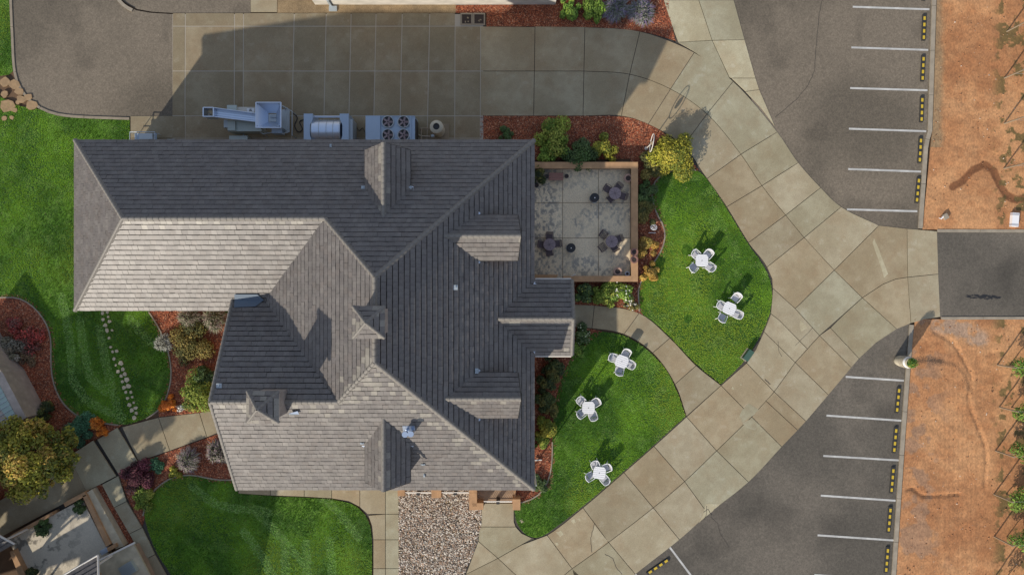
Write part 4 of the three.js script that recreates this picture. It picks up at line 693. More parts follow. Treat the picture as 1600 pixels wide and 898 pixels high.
// ================================================================ SERVICE EQUIPMENT
{ // grape hopper with feed conveyor
  const top = 2.1, c = G(419, 180, top); const o = thing('grape_hopper', 'square steel grape hopper with inclined conveyor trough behind the long wing', 'machine', [c.x, 0.02, c.z]);
  const L = (px, py, y) => { const q = G(px, py, y + 0.02); return V(q.x - c.x, y, q.z - c.z); };
  const k = [[399.5, 160], [438.5, 160], [438.5, 199.5], [399.5, 199.5]].map(p => L(p[0], p[1], top)), hb = [[419, 177], [431, 177], [431, 190], [419, 190]].map(p => L(p[0], p[1], 1.35));
  const cone = []; for (let i = 0; i < 4; i++) { const j = (i + 1) % 4; cone.push([k[i], k[j], hb[j], hb[i]]); } mesh('hopper_cone', quadMesh(cone), M.steel, o);
  const rim = []; for (let i = 0; i < 4; i++) { const a = k[i], b = k[(i + 1) % 4]; rim.push(rod(a.toArray(), b.toArray(), 0.05, 0.05, 6)); } mesh('rim', rim, M.steel, o);
  mesh('auger_housing', [box(0.62, 0.3, 0.5, (hb[0].x + hb[1].x) / 2, 1.1, (hb[0].z + hb[2].z) / 2), rod([hb[0].x + 0.12, 1.28, hb[0].z + 0.2], [hb[1].x, 1.28, hb[0].z + 0.2], 0.1)], M.steelDull, o);
  const ch = [L(332, 168, 2.0), L(399, 177, 1.75), L(399, 190, 1.75), L(332, 182, 2.0)], dn = V(0, -0.28, 0), dd = ch.map(p => p.clone().add(dn));
  mesh('conveyor_trough', quadMesh([[dd[0], dd[1], dd[2], dd[3]], [ch[0], ch[1], dd[1], dd[0]], [ch[3], ch[2], dd[2], dd[3]]]), M.steel, o);
  mesh('trough_rail', [rod(ch[0].toArray(), ch[1].toArray(), 0.035), rod(ch[3].toArray(), ch[2].toArray(), 0.035), ...[0.25, 0.5, 0.75].map(t => { const a = dd[0].clone().lerp(dd[3], t), b = dd[1].clone().lerp(dd[2], t); return rod(a.toArray(), b.toArray(), 0.02); })], M.steel, o);
  const q = [[317, 168], [333, 168], [333, 182], [317, 182]].map(p => L(p[0], p[1], 2.05)); mesh('discharge_chute', [...[0, 1, 2, 3].map(i => rod(q[i].toArray(), q[(i + 1) % 4].toArray(), 0.05)), ...[0, 1, 2, 3].map(i => quadMesh([[q[i], q[(i + 1) % 4], q[(i + 1) % 4].clone().setY(1.2), q[i].clone().setY(1.2)]]))], M.steel, o);
  const body = (x0, y0, x1, y1, ya, yb, mat, n) => { const a = L(x0, y0, yb), b = L(x1, y1, yb); return mesh(n, box(b.x - a.x, yb - ya, b.z - a.z, (a.x + b.x) / 2, (ya + yb) / 2, (a.z + b.z) / 2), mat, o); };
  body(356, 188, 408, 205, 0.3, 1.2, M.greenPanel, 'destemmer_body'); body(355, 189, 367, 203.5, 1.2, 1.34, M.greenPanel, 'motor_cover'); body(349, 187, 355, 199, 0.7, 1.2, M.steelDull, 'motor');
  const pn = body(355, 167, 398, 178, 0.9, 1.5, M.stuccoWhite, 'control_panel'); body(354, 164, 369, 172, 1.5, 1.62, M.greenPanel, 'panel_box');
  { const cv = document.createElement('canvas'); cv.width = 128; cv.height = 32; const g = cv.getContext('2d'); g.fillStyle = '#d4d6d8'; g.fillRect(0, 0, 128, 32); g.fillStyle = '#23262c'; for (const [x, y, w, h] of [[40, 12, 12, 12], [55, 10, 14, 14], [72, 13, 14, 11]]) g.fillRect(x, y, w, h); g.fillRect(44, 5, 40, 3); const t = new THREE.CanvasTexture(cv); t.colorSpace = THREE.SRGBColorSpace; const a = L(385, 169, 1.52), b = L(397, 175, 1.52); const pl = new THREE.PlaneGeometry(b.x - a.x, b.z - a.z); pl.rotateX(-Math.PI / 2); pl.translate((a.x + b.x) / 2, 1.515, (a.z + b.z) / 2); mesh('maker_plate', pl, std({ map: t, roughness: 0.6 }), pn); }
  const fr = []; for (const [a, b] of [[[441, 165], [456, 174]], [[456, 174], [456, 211]], [[440, 209], [452, 206]], [[448, 168], [448, 208]], [[440, 205], [410, 209]], [[410, 209], [398, 199]]]) fr.push(rod(L(a[0], a[1], 1.0).toArray(), L(b[0], b[1], 1.0).toArray(), 0.03)); for (const p of [[441, 165], [456, 174], [456, 211], [410, 209]]) fr.push(rod(L(p[0], p[1], 1.0).toArray(), L(p[0], p[1], 1.0).setY(0).toArray(), 0.03)); mesh('platform_rail', fr, M.steelDull, o);
  body(440, 171, 452, 206, 0.35, 0.42, M.steelDull, 'platform'); body(424, 200, 440, 208, 0.4, 1.1, M.steelPaint, 'pump_housing');
  for (const p of [[402, 163], [436, 163], [436, 197], [402, 197], [322, 175], [360, 176]]) { const a = L(p[0], p[1], 1.9); mesh('leg', rod([a.x, 0, a.z], [a.x, p[0] > 390 ? 2.05 : 1.45, a.z], 0.04), M.steelDull, o); }
}
{ const c = G(372, 216, 0.7); const o = thing('control_cabinet', 'pale flat cabinet against the wall below the grape hopper', 'cabinet', [c.x, 0.02, c.z]); mesh('cabinet', box(1.25, 0.7, 0.35, 0, 0.35, 0), M.greenPanel, o); mesh('conduit', rod([0.2, 0.3, -0.2], [0.2, 0.05, -0.7], 0.04), M.steelDull, o); }
{ // horizontal wine press
  const c = G(512, 203, 1.2), o = thing('wine_press', 'horizontal cylindrical steel wine press between angular end housings', 'machine', [c.x, 0.02, c.z]);
  const cy = new THREE.CylinderGeometry(0.78, 0.78, 1.95, 40, 1, true); cy.rotateZ(Math.PI / 2); cy.translate(0, 1.15, 0.1); mesh('drum', cy, M.steel, o);
  const bands = []; for (const x of [-0.95, -0.45, 0.05, 0.5, 0.92]) { const t = new THREE.TorusGeometry(0.79, 0.02, 6, 40); t.rotateY(Math.PI / 2); t.translate(x, 1.15, 0.1); bands.push(t); } mesh('band', bands, M.steelDull, o);
  const end = (x0, x1, n) => mesh(n, prism([[x0, -0.95], [x1, -0.95], [x1, -0.6], [(x0 + x1) / 2 + (x0 < 0 ? 0.12 : -0.12), -0.2], [(x0 + x1) / 2 + (x0 < 0 ? 0.12 : -0.12), 0.5], [x1, 1.1], [x0, 1.1]], 1.85, 0.2, 2), M.steelPaint, o); end(-1.45, -0.85, 'end_housing'); end(1.55, 0.95, 'end_housing'); mesh('motor_box', box(0.5, 1.3, 1.5, 1.5, 0.9, 0.1), M.steelDull, o);
  mesh('guard_rail', [rod([-0.9, 1.6, -0.82], [0.95, 1.6, -0.82], 0.05), rod([-0.9, 1.2, -0.85], [0.95, 1.2, -0.85], 0.03)], M.steel, o); for (const x of [-1.2, 1.25]) for (const z of [-0.7, 0.8]) mesh('leg', rod([x, 0, z], [x, 0.3, z], 0.05), M.steelDull, o);
}
{ // rooftop style chiller standing on the ground
  const y = 1.7, a = G(571, 181, y), b = G(648, 222, y), o = thing('chiller_unit', 'blue grey chiller unit with four round fans', 'air conditioner', [(a.x + b.x) / 2, 0.02, (a.z + b.z) / 2]), w = b.x - a.x, d = b.z - a.z;
  mesh('casing', [box(w, y - 0.1, d, 0, y / 2 - 0.05 + 0.05, 0), box(0.08, 0.06, d, w / 2 - 0.3, y + 0.02, 0), box(w, 0.03, 0.05, 0, y + 0.02, -d / 2 + 0.03)], M.steelPaint, o);
  mesh('top_cover', (() => { const g = new THREE.PlaneGeometry(0.98, d, 14, 20); g.rotateX(-Math.PI / 2); const P = g.attributes.position; for (let i = 0; i < P.count; i++) P.setY(i, 0.04 + 0.05 * fbm(P.getX(i) * 0.3 + 0.5, P.getZ(i) * 0.3 + 0.5, 6, 3, 181)); g.computeVertexNormals(); g.translate(-w / 2 + 0.5, y, 0); return g; })(), M.steelPaint, o);
  for (const [px, py] of [[606, 190.5], [630.5, 190.5], [606, 211], [630.5, 211]]) {
    const p = G(px, py, y); const x = p.x - o.position.x, z = p.z - o.position.z; const f = mesh('fan', (() => { const t = new THREE.TorusGeometry(0.385, 0.035, 8, 32); t.rotateX(Math.PI / 2); t.translate(x, y + 0.05, z); const k = new THREE.CylinderGeometry(0.38, 0.38, 0.02, 28); k.translate(x, y + 0.005, z); return [k]; })(), M.black, o);
    const t = new THREE.TorusGeometry(0.385, 0.035, 8, 32); t.rotateX(Math.PI / 2); t.translate(x, y + 0.05, z); mesh('fan_ring', t, M.steelDull, f);
    mesh('fan_blades', [0, 1, 2, 3, 4].map(i => { const g = box(0.3, 0.012, 0.13, 0.19, 0, 0, 0.35); g.rotateY(i * 1.2566); g.translate(x, y + 0.035, z); return g; }), M.brownTop, f);
  }
  mesh('base_rail', [box(w, 0.1, 0.1, 0, 0.05, -d / 2 + 0.1), box(w, 0.1, 0.1, 0, 0.05, d / 2 - 0.1)], M.steelDull, o); mesh('side_grille', [box(0.05, 1.3, d * 0.8, w / 2 + 0.03, 0.9, 0)], M.trimDark, o);
}
{ const c = G(681.5, 197.5, 1.6), o = thing('water_heater', 'cream round tank with dark opening and side pipe beside the chiller', 'tank', [c.x, 0.02, c.z]);
  mesh('tank', lathe([[0, 0.1], [0.44, 0.1], [0.46, 0.2], [0.46, 1.42], [0.43, 1.52], [0.26, 1.58], [0.22, 1.58], [0.22, 1.4], [0, 1.4]], 32), M.cream, o); mesh('opening', new THREE.CylinderGeometry(0.22, 0.22, 0.02, 24).translate(0, 1.5, 0), M.black, o);
  mesh('pipe', [rod([-0.45, 1.2, 0.05], [-1.15, 1.2, 0.05], 0.045), rod([-1.05, 1.2, 0.05], [-1.05, 1.2, 0.8], 0.045), rod([-1.05, 1.2, 0.8], [-1.05, 0, 0.8], 0.045), rod([-1.15, 1.2, 0.05], [-1.15, 0, 0.05], 0.045)], M.wood, o); mesh('pad', box(1.15, 0.1, 1.2, 0.15, 0.05, 0.1), M.wood, o); mesh('valve', box(0.22, 0.2, 0.16, -0.3, 0.95, 0.5), M.steelDull, o); }
{ const c = G(222, 213, 1.0), o = thing('rack_trolley', 'small grey framed cart tucked under the upper left eave', 'cart', [c.x, 0.02, c.z]); const f = []; for (const z of [-0.3, 0.3]) { f.push(rod([-0.85, 1, z], [0.85, 1, z], 0.03), rod([-0.85, 0.4, z], [0.85, 0.4, z], 0.03)); } for (const x of [-0.85, -0.4, 0.85]) f.push(rod([x, 1, -0.3], [x, 1, 0.3], 0.03)); mesh('frame', f, M.steelDull, o); mesh('tray', box(1.5, 0.06, 0.5, 0.1, 0.72, 0), M.steelPaint, o); mesh('box_load', box(0.9, 0.3, 0.4, 0.25, 0.9, 0), M.steelDull, o); for (const x of [-0.8, 0.8]) for (const z of [-0.28, 0.28]) mesh('leg', rod([x, 0, z], [x, 1, z], 0.025), M.steelDull, o); const b2 = mesh('side_box', box(0.5, 0.3, 0.3, 1.6, 0.15, 0.2), M.steelDull, o); }
{ // hoses and conduit lying about the machines
  const hose = (label, pts, r, mat) => { const o = thing('hose', label, 'hose'); mesh('hose', tube(pts.map(p => { const q = G(p[0], p[1], p[2] ?? 0.06); return [q.x, q.y, q.z]; }), r, 60, 6), mat, o); };
  hose('black hose looping on the concrete beside the grape hopper', [[458, 176], [464, 184], [460, 196], [466, 206], [472, 202], [468, 190], [476, 186]], 0.035, M.black);
  hose('thin dark cable between the press and the chiller', [[556, 196], [561, 204], [566, 200], [570, 206]], 0.022, M.black);
  hose('pale pipe along the wall foot behind the chiller', [[650, 208], [658, 212], [672, 213]], 0.03, M.trimPale);
}
for (const [px, lab] of [[729, 'left of the two square drain pits by the white wall'], [748.5, 'right of the two square drain pits by the white wall']]) {
  const c = G(px, 30), o = thing('drain_pit', lab, 'drain', [c.x, 0, c.z], 0, 'drain pits at the top edge'); const s = 0.42; mesh('frame', [box(2 * s, 0.14, 0.1, 0, 0.0, -s + 0.05), box(2 * s, 0.14, 0.1, 0, 0, s - 0.05), box(0.1, 0.14, 2 * s - 0.2, -s + 0.05, 0, 0), box(0.1, 0.14, 2 * s - 0.2, s - 0.05, 0, 0)], M.edging, o); mesh('pit_floor', box(2 * s - 0.2, 0.02, 2 * s - 0.2, 0, 0.03, 0), M.potSoil, o); const g = []; for (let i = 0; i < 3; i++) g.push(box(rr(0.06, 0.14), 0.06, rr(0.06, 0.12), rr(-0.2, 0.2), 0.06, rr(-0.2, 0.2), 0, R() * 3)); mesh('debris', g, M.wood, o);
}
// ================================================================ FURNITURE
const crescent = (() => { const o = []; for (let i = 0; i <= 8; i++) { const t = -1 + i / 4; o.push([t * 0.25, -0.27 + 0.09 * t * t]); } for (let i = 8; i >= 0; i--) { const t = -1 + i / 4; o.push([t * 0.235, -0.245 + 0.09 * t * t]); } return o; })();
function shear(g, k, y0) { const P = g.attributes.position; for (let i = 0; i < P.count; i++) P.setZ(i, P.getZ(i) - (P.getY(i) - y0) * k); g.computeVertexNormals(); return g; }
function whiteChair() {                                               // faces +z
  const o = new THREE.Group();
  const seat = prism(smooth([[-0.24, -0.2], [0.24, -0.2], [0.25, 0.1], [0.22, 0.23], [-0.22, 0.23], [-0.25, 0.1]], 2, true, 80), 0.43, 0.4, 1); mesh('seat', seat, M.greyMesh, o);
  mesh('backrest', shear(prism(crescent, 0.84, 0.43, 1), 0.24, 0.43), M.greyMesh, o);
  const rim = crescent.slice(0, 9).map(p => [p[0] * 1.05, 0.85, p[1] - 0.1]);
  mesh('back_rim', tube(rim, 0.028, 20, 6), M.whitePlastic, o);
  for (const s of [-1, 1]) mesh('armrest', tube([[s * 0.255, 0.84, -0.27], [s * 0.28, 0.7, -0.16], [s * 0.285, 0.65, 0.02], [s * 0.27, 0.63, 0.2], [s * 0.26, 0.45, 0.24]], 0.026, 16, 6), M.whitePlastic, o);
  for (const [x, z] of [[-0.25, 0.22], [0.25, 0.22], [-0.23, -0.2], [0.23, -0.2]]) mesh('leg', rod([x * 1.12, 0, z * (z < 0 ? 1.5 : 1.08)], [x, 0.44, z], 0.024, 0.028, 6), M.whitePlastic, o);
  return o;
}
function whiteTable() {
  const o = new THREE.Group(); const rim = smooth([[-0.43, -0.24], [-0.24, -0.43], [0.24, -0.43], [0.43, -0.24], [0.43, 0.24], [0.24, 0.43], [-0.24, 0.43], [-0.43, 0.24]], 2, true, 80);
  const top = mesh('table_top', prism(inset(rim, 0.02), 0.695, 0.67, 1), M.greyMesh, o);
  for (let i = 0; i < 6; i++) { const a = -0.41 + i * 0.137; const z0 = a, z1 = a + 0.116, w = z => { const t = Math.abs(z); return t < 0.26 ? 0.425 : 0.425 - (t - 0.26) * 0.95; }; mesh('slat', prism([[-w(z0), z0], [w(z0), z0], [w(z1), z1], [-w(z1), z1]], 0.72, 0.694, 1), M.whitePlastic, top); }
  for (const [x, z] of [[-1, -1], [1, -1], [1, 1], [-1, 1]]) mesh('leg', rod([x * 0.31, 0, z * 0.31], [x * 0.25, 0.68, z * 0.25], 0.03, 0.035, 8), M.whitePlastic, o);
  mesh('hub', new THREE.CylinderGeometry(0.03, 0.03, 0.02, 12).translate(0, 0.725, 0), M.black, o);
  return o;
}
const protoWC = whiteChair(), protoWT = whiteTable();
function copyOf(proto, name, label, category, group, pos, turn) { const c = proto.clone(); c.name = numbered(name); c.userData = { label, category, group }; c.position.copy(pos); c.rotation.y = turn; scene.add(c); return c; }
const sideWord = (a, b) => { const dx = b[0] - a[0], dy = b[1] - a[1]; return (dy < 0 ? 'upper ' : 'lower ') + (dx < 0 ? 'left' : 'right'); };
const whiteSets = [
  ['upper table on the teardrop lawn', [1097, 407], 0.05, [[1087.5, 397], [1107, 397], [1084, 418], [1110, 417]]],
  ['lower table on the teardrop lawn', [1140, 482], 0.4, [[1151, 464.5], [1126.5, 477], [1129, 496], [1152.6, 491]]],
  ['table nearest the entrance walk', [971.7, 564.8], 0.35, [[978.7, 552], [958, 558.5], [968, 579], [985, 569]]],
  ['middle table by the east wall', [919.5, 637], 0.0, [[907.8, 626], [931, 628.5], [908.5, 646], [926.5, 649]]],
  ['lowest table by the drive edge', [936.6, 738.7], 0.1, [[930, 726], [948, 730.6], [922, 744], [945, 749]]],
];
for (const [nm, c, turn, chairs] of whiteSets) {
  const tp = G(c[0], c[1], 0.7).setY(0.014);
  copyOf(protoWT, 'garden_table', 'white slatted garden table, the ' + nm, 'table', 'white garden tables', tp, -turn);
  for (const p of chairs) { const q = G(p[0], p[1], 0.6).setY(0.014), d = tp.clone().sub(q); const pos = q.clone().addScaledVector(d.clone().normalize(), 0.04); copyOf(protoWC, 'garden_chair', `white garden chair at the ${sideWord(c, p)} of the ${nm}`, 'chair', 'white garden chairs', pos, Math.atan2(d.x, d.z) + rr(-0.2, 0.2)); }
}
function darkChair(lattice = false) {
  const o = new THREE.Group(), m = M.brownMetal;
  if (!lattice) { mesh('seat', prism([[-0.22, -0.2], [0.22, -0.2], [0.23, 0.22], [-0.23, 0.22]], 0.45, 0.42, 1), m, o); }
  else { const g = []; for (let i = 0; i <= 6; i++) { g.push(rod([-0.24 + i * 0.08, 0.44, -0.2], [-0.24 + i * 0.08, 0.44, 0.24], 0.014, 0.014, 4), rod([-0.24, 0.44, -0.2 + i * 0.073], [0.24, 0.44, -0.2 + i * 0.073], 0.014, 0.014, 4)); } mesh('seat', g, m, o); }
  const b = []; for (let i = 0; i <= 5; i++) b.push(rod([-0.22 + i * 0.088, 0.45, -0.21], [-0.22 + i * 0.088, 0.84, -0.3], 0.012, 0.012, 5)); for (const y of [0.55, 0.7, 0.84]) b.push(rod([-0.23, y, -0.21 - (y - 0.45) * 0.23], [0.23, y, -0.21 - (y - 0.45) * 0.23], 0.016, 0.016, 6)); mesh('backrest', b, m, o);
  for (const s of [-1, 1]) mesh('armrest', tube([[s * 0.24, 0.66, -0.27], [s * 0.27, 0.65, 0], [s * 0.25, 0.62, 0.18], [s * 0.24, 0.45, 0.2]], 0.015, 12, 5), m, o);
  for (const [x, z] of [[-0.22, 0.2], [0.22, 0.2], [-0.22, -0.2], [0.22, -0.2]]) mesh('leg', rod([x * 1.1, 0, z * 1.15], [x, 0.44, z], 0.015, 0.015, 6), m, o);
  return o;
}
const protoDT = (() => { const o = new THREE.Group(); mesh('table_top', lathe([[0, 0.7], [0.4, 0.7], [0.42, 0.715], [0.4, 0.73], [0.03, 0.73], [0, 0.73]], 28), M.brownTop, o); const g = []; for (let i = 0; i < 4; i++) { const t = i * 0.785; g.push(rod([Math.cos(t) * 0.38, 0.733, Math.sin(t) * 0.38], [-Math.cos(t) * 0.38, 0.733, -Math.sin(t) * 0.38], 0.008, 0.008, 4)); } mesh('top_ribs', g, M.brownMetal, o); for (let i = 0; i < 3; i++) { const t = i * 2.094; mesh('leg', tube([[Math.cos(t) * 0.1, 0.7, Math.sin(t) * 0.1], [Math.cos(t) * 0.06, 0.4, Math.sin(t) * 0.06], [Math.cos(t) * 0.32, 0.01, Math.sin(t) * 0.32]], 0.018, 12, 5), M.brownMetal, o); } return o; })();
const protoDC = darkChair(), protoLC = darkChair(true);
const darkSets = [
  ['upper right patio table', [961, 302], [[949.5, 295], [966, 292.5], [955, 309.5], [973.5, 306]], []],
  ['patio table near the building', [858.4, 382], [[858.6, 369.5], [846.7, 381.8], [870.6, 380.6], [858.4, 393]], []],
  ['lower right patio table', [955.8, 377.3], [[943.6, 366.7], [942, 386], [966.4, 372.8], [960.3, 386]], [0, 1]],
];
for (const [nm, c, chairs, lat] of darkSets) {
  const tp = G(c[0], c[1], 0.8).setY(PF);
  copyOf(protoDT, 'bistro_table', 'round dark metal bistro table, the ' + nm, 'table', 'dark bistro tables', tp, 0.3);
  chairs.forEach((p, i) => { const q = G(p[0], p[1], 0.65).setY(PF), d = tp.clone().sub(q); const l = lat.includes(i), f = Math.abs(d.x) > Math.abs(d.z) * 2.2 ? (d.x > 0 ? 'left' : 'right') : Math.abs(d.z) > Math.abs(d.x) * 2.2 ? (d.z > 0 ? 'top' : 'bottom') : sideWord(c, p); copyOf(l ? protoLC : protoDC, 'bistro_chair', `${l ? 'lattice seat' : 'dark metal'} bistro chair at the ${f} of the ${nm}`, 'chair', 'dark bistro chairs', q, Math.atan2(d.x, d.z) + rr(-0.15, 0.15)); });
}
function barrel(px, py, lab) { const p = G(px, py, 1.05), o = thing('wine_barrel', lab, 'barrel', [p.x, PF, p.z]); mesh('staves', lathe([[0, 0], [0.24, 0], [0.28, 0.2], [0.31, 0.45], [0.28, 0.7], [0.24, 0.88], [0, 0.88]], 28), M.darkWood, o); mesh('barrel_top', lathe([[0, 0.885], [0.3, 0.885], [0.31, 0.9], [0.3, 0.925], [0.27, 0.93], [0, 0.925]], 28), M.black, o); const h = []; for (const [y, r] of [[0.12, 0.27], [0.3, 0.3], [0.6, 0.3], [0.78, 0.272]]) { const t = new THREE.TorusGeometry(r, 0.014, 5, 28); t.rotateX(Math.PI / 2); t.translate(0, y, 0); h.push(t); } mesh('hoop', h, M.steelDull, o); mesh('knob', [new THREE.SphereGeometry(0.04, 12, 8).translate(0.0, 0.95, 0.02)], M.whitePlastic, o); }
barrel(929.5, 308.5, 'wine barrel with black round top beside the upper patio table'); barrel(892.5, 387, 'wine barrel with black round top in the middle of the patio');
function pot(px, py, r, h, mat, lab, y = PF, cat = 'pot') { const p = G(px, py, y + h), o = thing('planter_pot', lab, cat, [p.x, y, p.z]); mesh('pot', lathe([[0, 0], [r * 0.62, 0], [r * 0.85, h * 0.55], [r * 0.95, h * 0.9], [r, h * 0.92], [r, h], [r * 0.62, h], [r * 0.58, h * 0.9], [0, h * 0.9]], 24), mat, o); mesh('potting_soil', new THREE.CylinderGeometry(r * 0.57, r * 0.57, 0.02, 18).translate(0, h * 0.92, 0), M.potSoil, o); return o; }
pot(982, 278, 0.3, 0.5, M.terracotta, 'terracotta pot in the upper right corner of the patio'); pot(965.5, 424, 0.3, 0.5, M.terracotta, 'terracotta pot in the lower right corner of the patio'); pot(980.5, 427.5, 0.17, 0.4, M.greyMesh, 'small grey rimmed pot beside the lower terracotta pot');
pot(854.5, 275.5, 0.15, 0.45, M.black, 'small dark pot left of the pink bench'); pot(885.5, 275, 0.15, 0.45, M.black, 'small dark blue pot right of the pink bench'); pot(838.5, 289, 0.16, 0.4, M.black, 'dark pot at the foot of the round patio bush');
pot(991.5, 393.5, 0.26, 0.5, M.clayPink, 'upper of two clay urns on the patio wall', 0.85); pot(991.5, 405.5, 0.26, 0.5, M.clayPink, 'lower of two clay urns on the patio wall', 0.85);
{ const p = G(869, 275.5, 0.6), o = thing('patio_bench', 'pink clay coloured bench near the upper patio wall', 'bench', [p.x, PF, p.z]); for (let i = 0; i < 3; i++) mesh('seat_slat', box(0.98, 0.05, 0.155, 0, 0.43, -0.17 + i * 0.17), M.clayPink, o); for (const x of [-0.4, 0.4]) mesh('leg', box(0.08, 0.41, 0.42, x, 0.205, 0), M.clayPink, o); }
// hooped lamp post by the yellow bush
{
  const b = G(1010, 232, 0), o = thing('hoop_lamp_post', 'thin pale post with a round hoop and hanging lantern by the yellow bush', 'lamp post', [b.x, 0, b.z]);
  const d = V(0.163, 0, -0.987);                                         // hoop plane direction in plan
  const P = t => [d.x * Math.sin(t) * 0.6, 2.1 + 0.62 * -Math.cos(t), d.z * Math.sin(t) * 0.6], ring = []; for (let i = 0; i < 24; i++) ring.push(P(i / 24 * Math.PI * 2));
  mesh('post', rod([0, 0, 0], [0, 1.5, 0], 0.035, 0.03), M.trimPale, o); mesh('hoop', tube(ring, 0.028, 64, 6, true), M.trimPale, o); mesh('hanger', rod([0, 2.72, 0], [0, 2.35, 0], 0.012), M.trimPale, o); mesh('lantern', lathe([[0, 1.85], [0.08, 1.85], [0.12, 2.0], [0.11, 2.2], [0.04, 2.36], [0, 2.38]], 14), M.wood, o); mesh('base', lathe([[0, 0], [0.14, 0], [0.12, 0.06], [0.04, 0.12], [0, 0.12]], 14), M.trimPale, o);
}
// tall urn planter on the kerb
{
  const b = G(1404, 563, 0.05), o = thing('urn_planter', 'tall cream urn planter with leafy top at the end of the lower kerb', 'planter', [b.x, 0, b.z]);
  mesh('urn', lathe([[0, 0], [0.3, 0], [0.36, 0.3], [0.4, 0.7], [0.4, 1.05], [0.37, 1.3], [0.33, 1.4], [0.36, 1.46], [0.36, 1.56], [0.3, 1.56], [0.28, 1.46], [0, 1.46]], 36), M.cream, o); for (const y of [0.82, 0.98, 1.14]) mesh('rib', new THREE.TorusGeometry(0.405, 0.02, 6, 36).rotateX(Math.PI / 2).translate(0, y, 0), M.edging, o);
  mesh('white_band', lathe([[0.385, 1.22], [0.39, 1.24], [0.36, 1.38], [0.345, 1.38]], 36), M.whitePlastic, o);
  const F = leaves(rng(77), [{ c: V(0, 1.68, 0), r: V(0.34, 0.24, 0.34) }], 420, 0.11, [[0.09, 0.2, 0.02], [0.05, 0.13, 0.02], [0.5, 0.3, 0.03], [0.2, 0.26, 0.03]]); mesh('plant', F, leafMat, o); o.scale.set(1, 1.15, 1);
}
{ const p = G(1170, 555, 0.5), o = thing('utility_box', 'dark green utility box at the tip of the teardrop lawn', 'utility box', [p.x, 0.014, p.z], 0.95); mesh('cabinet', box(0.72, 0.5, 0.34, 0, 0.25, 0), M.utilityGreen, o); mesh('lid', box(0.78, 0.06, 0.4, 0, 0.53, 0), M.utilityGreen, o); mesh('plinth', box(0.85, 0.06, 0.48, 0, 0.01, 0), M.kerb, o); }
{ const p = G(1588, 343, 0.3), o = thing('white_crate', 'white box with grey end strips lying on the dirt above the road', 'box', [p.x, 0, p.z], -0.08); mesh('box_body', box(0.46, 0.3, 0.95, 0, 0.15, 0), M.whitePlastic, o); for (const z of [-0.36, 0.36]) mesh('end_strip', box(0.48, 0.32, 0.14, 0, 0.15, z), M.greyMesh, o); }
{ const p = G(1479, 338, 0.2), o = thing('concrete_block', 'small pale concrete block lying on the red dirt', 'block', [p.x, 0, p.z], 0.5); mesh('block', box(0.32, 0.22, 0.38, 0, 0.11, 0), M.kerb, o); const s = G(1468, 341); const q = thing('survey_stake', 'white marker stake pushed in beside the concrete block', 'stake', [s.x, 0, s.z], 0.7); mesh('stake', box(0.05, 0.25, 0.05, 0, 0.12, 0, 0.3), M.whitePlastic, q); mesh('flag', box(0.25, 0.03, 0.1, 0.1, 0.2, 0.05, 0.2), M.whitePlastic, q); }
{ const p = G(1022, 355, 0.4), o = thing('garden_ornament', 'white wire ring ornament standing in the bark bed by the patio', 'ornament', [p.x, 0.006, p.z]); const t = new THREE.TorusGeometry(0.2, 0.025, 6, 24); t.rotateX(1.2); t.translate(0, 0.4, 0); const t2 = new THREE.TorusGeometry(0.1, 0.02, 6, 16); t2.rotateX(1.2); t2.translate(0, 0.42, 0); mesh('ring', [t, t2], M.whitePlastic, o); mesh('stand', [rod([-0.18, 0, 0.1], [-0.1, 0.36, 0], 0.015), rod([0.18, 0, 0.1], [0.1, 0.36, 0], 0.015), rod([-0.3, 0.03, 0.35], [0.2, 0.03, 0.35], 0.02)], M.whitePlastic, o); }
// wheel stops
const protoStop = (() => { const o = new THREE.Group(); const s = new THREE.Shape([[-0.135, 0], [0.135, 0], [0.1, 0.1], [-0.1, 0.1]].map(p => new THREE.Vector2(...p))); const g = new THREE.ExtrudeGeometry(s, { depth: 1.8, bevelEnabled: false }); g.translate(0, 0, -0.9); mesh('stop_body', g, M.rubber, o); for (let i = 0; i < 4; i++) { const s2 = new THREE.Shape([[-0.08, 0.09], [0.08, 0.09], [0.074, 0.105], [-0.074, 0.105]].map(p => new THREE.Vector2(...p))); const b = new THREE.ExtrudeGeometry(s2, { depth: 0.24, bevelEnabled: false }); b.translate(0, 0, -0.78 + i * 0.44 + 0.02); mesh('yellow_stripe', b, M.yellow, o); } return o; })();
const ords = ['topmost', 'second', 'third', 'fourth', 'fifth', 'sixth'];
[[1446, -19, 1444, 2], [1444.5, 23, 1443, 64], [1443, 86, 1441, 128], [1441, 150, 1439.5, 192], [1439, 213, 1436.5, 256], [1436, 276, 1432, 318]].forEach(([a, b, c, d], i) => { const p = G(a, b), q = G(c, d), m = p.clone().add(q).multiplyScalar(0.5).setY(0.002); if (i === 0) m.copy(G(1445, -19)); copyOf(protoStop, 'wheel_stop', `black and yellow wheel stop, ${ords[i]} of the upper row`, 'wheel stop', 'wheel stops in the parking rows', m, Math.atan2(q.x - p.x, q.z - p.z)); });
[[1405, 604, 1401, 645], [1400.5, 666, 1396.5, 708], [1396, 729, 1392.5, 770], [1391.5, 790, 1388, 832], [1387.5, 853, 1384, 895]].forEach(([a, b, c, d], i) => { const p = G(a, b), q = G(c, d), m = p.clone().add(q).multiplyScalar(0.5).setY(0.002); copyOf(protoStop, 'wheel_stop', `black and yellow wheel stop, ${ords[i]} of the lower row`, 'wheel stop', 'wheel stops in the parking rows', m, Math.atan2(q.x - p.x, q.z - p.z)); });
{ const p = G(1011, 896), q = G(1045, 873), m = p.clone().add(q).multiplyScalar(0.5).setY(0.002); copyOf(protoStop, 'wheel_stop', 'slanted black and yellow wheel stop at the bottom edge below the drive', 'wheel stop', 'wheel stops in the parking rows', m, Math.atan2(q.x - p.x, q.z - p.z)); }

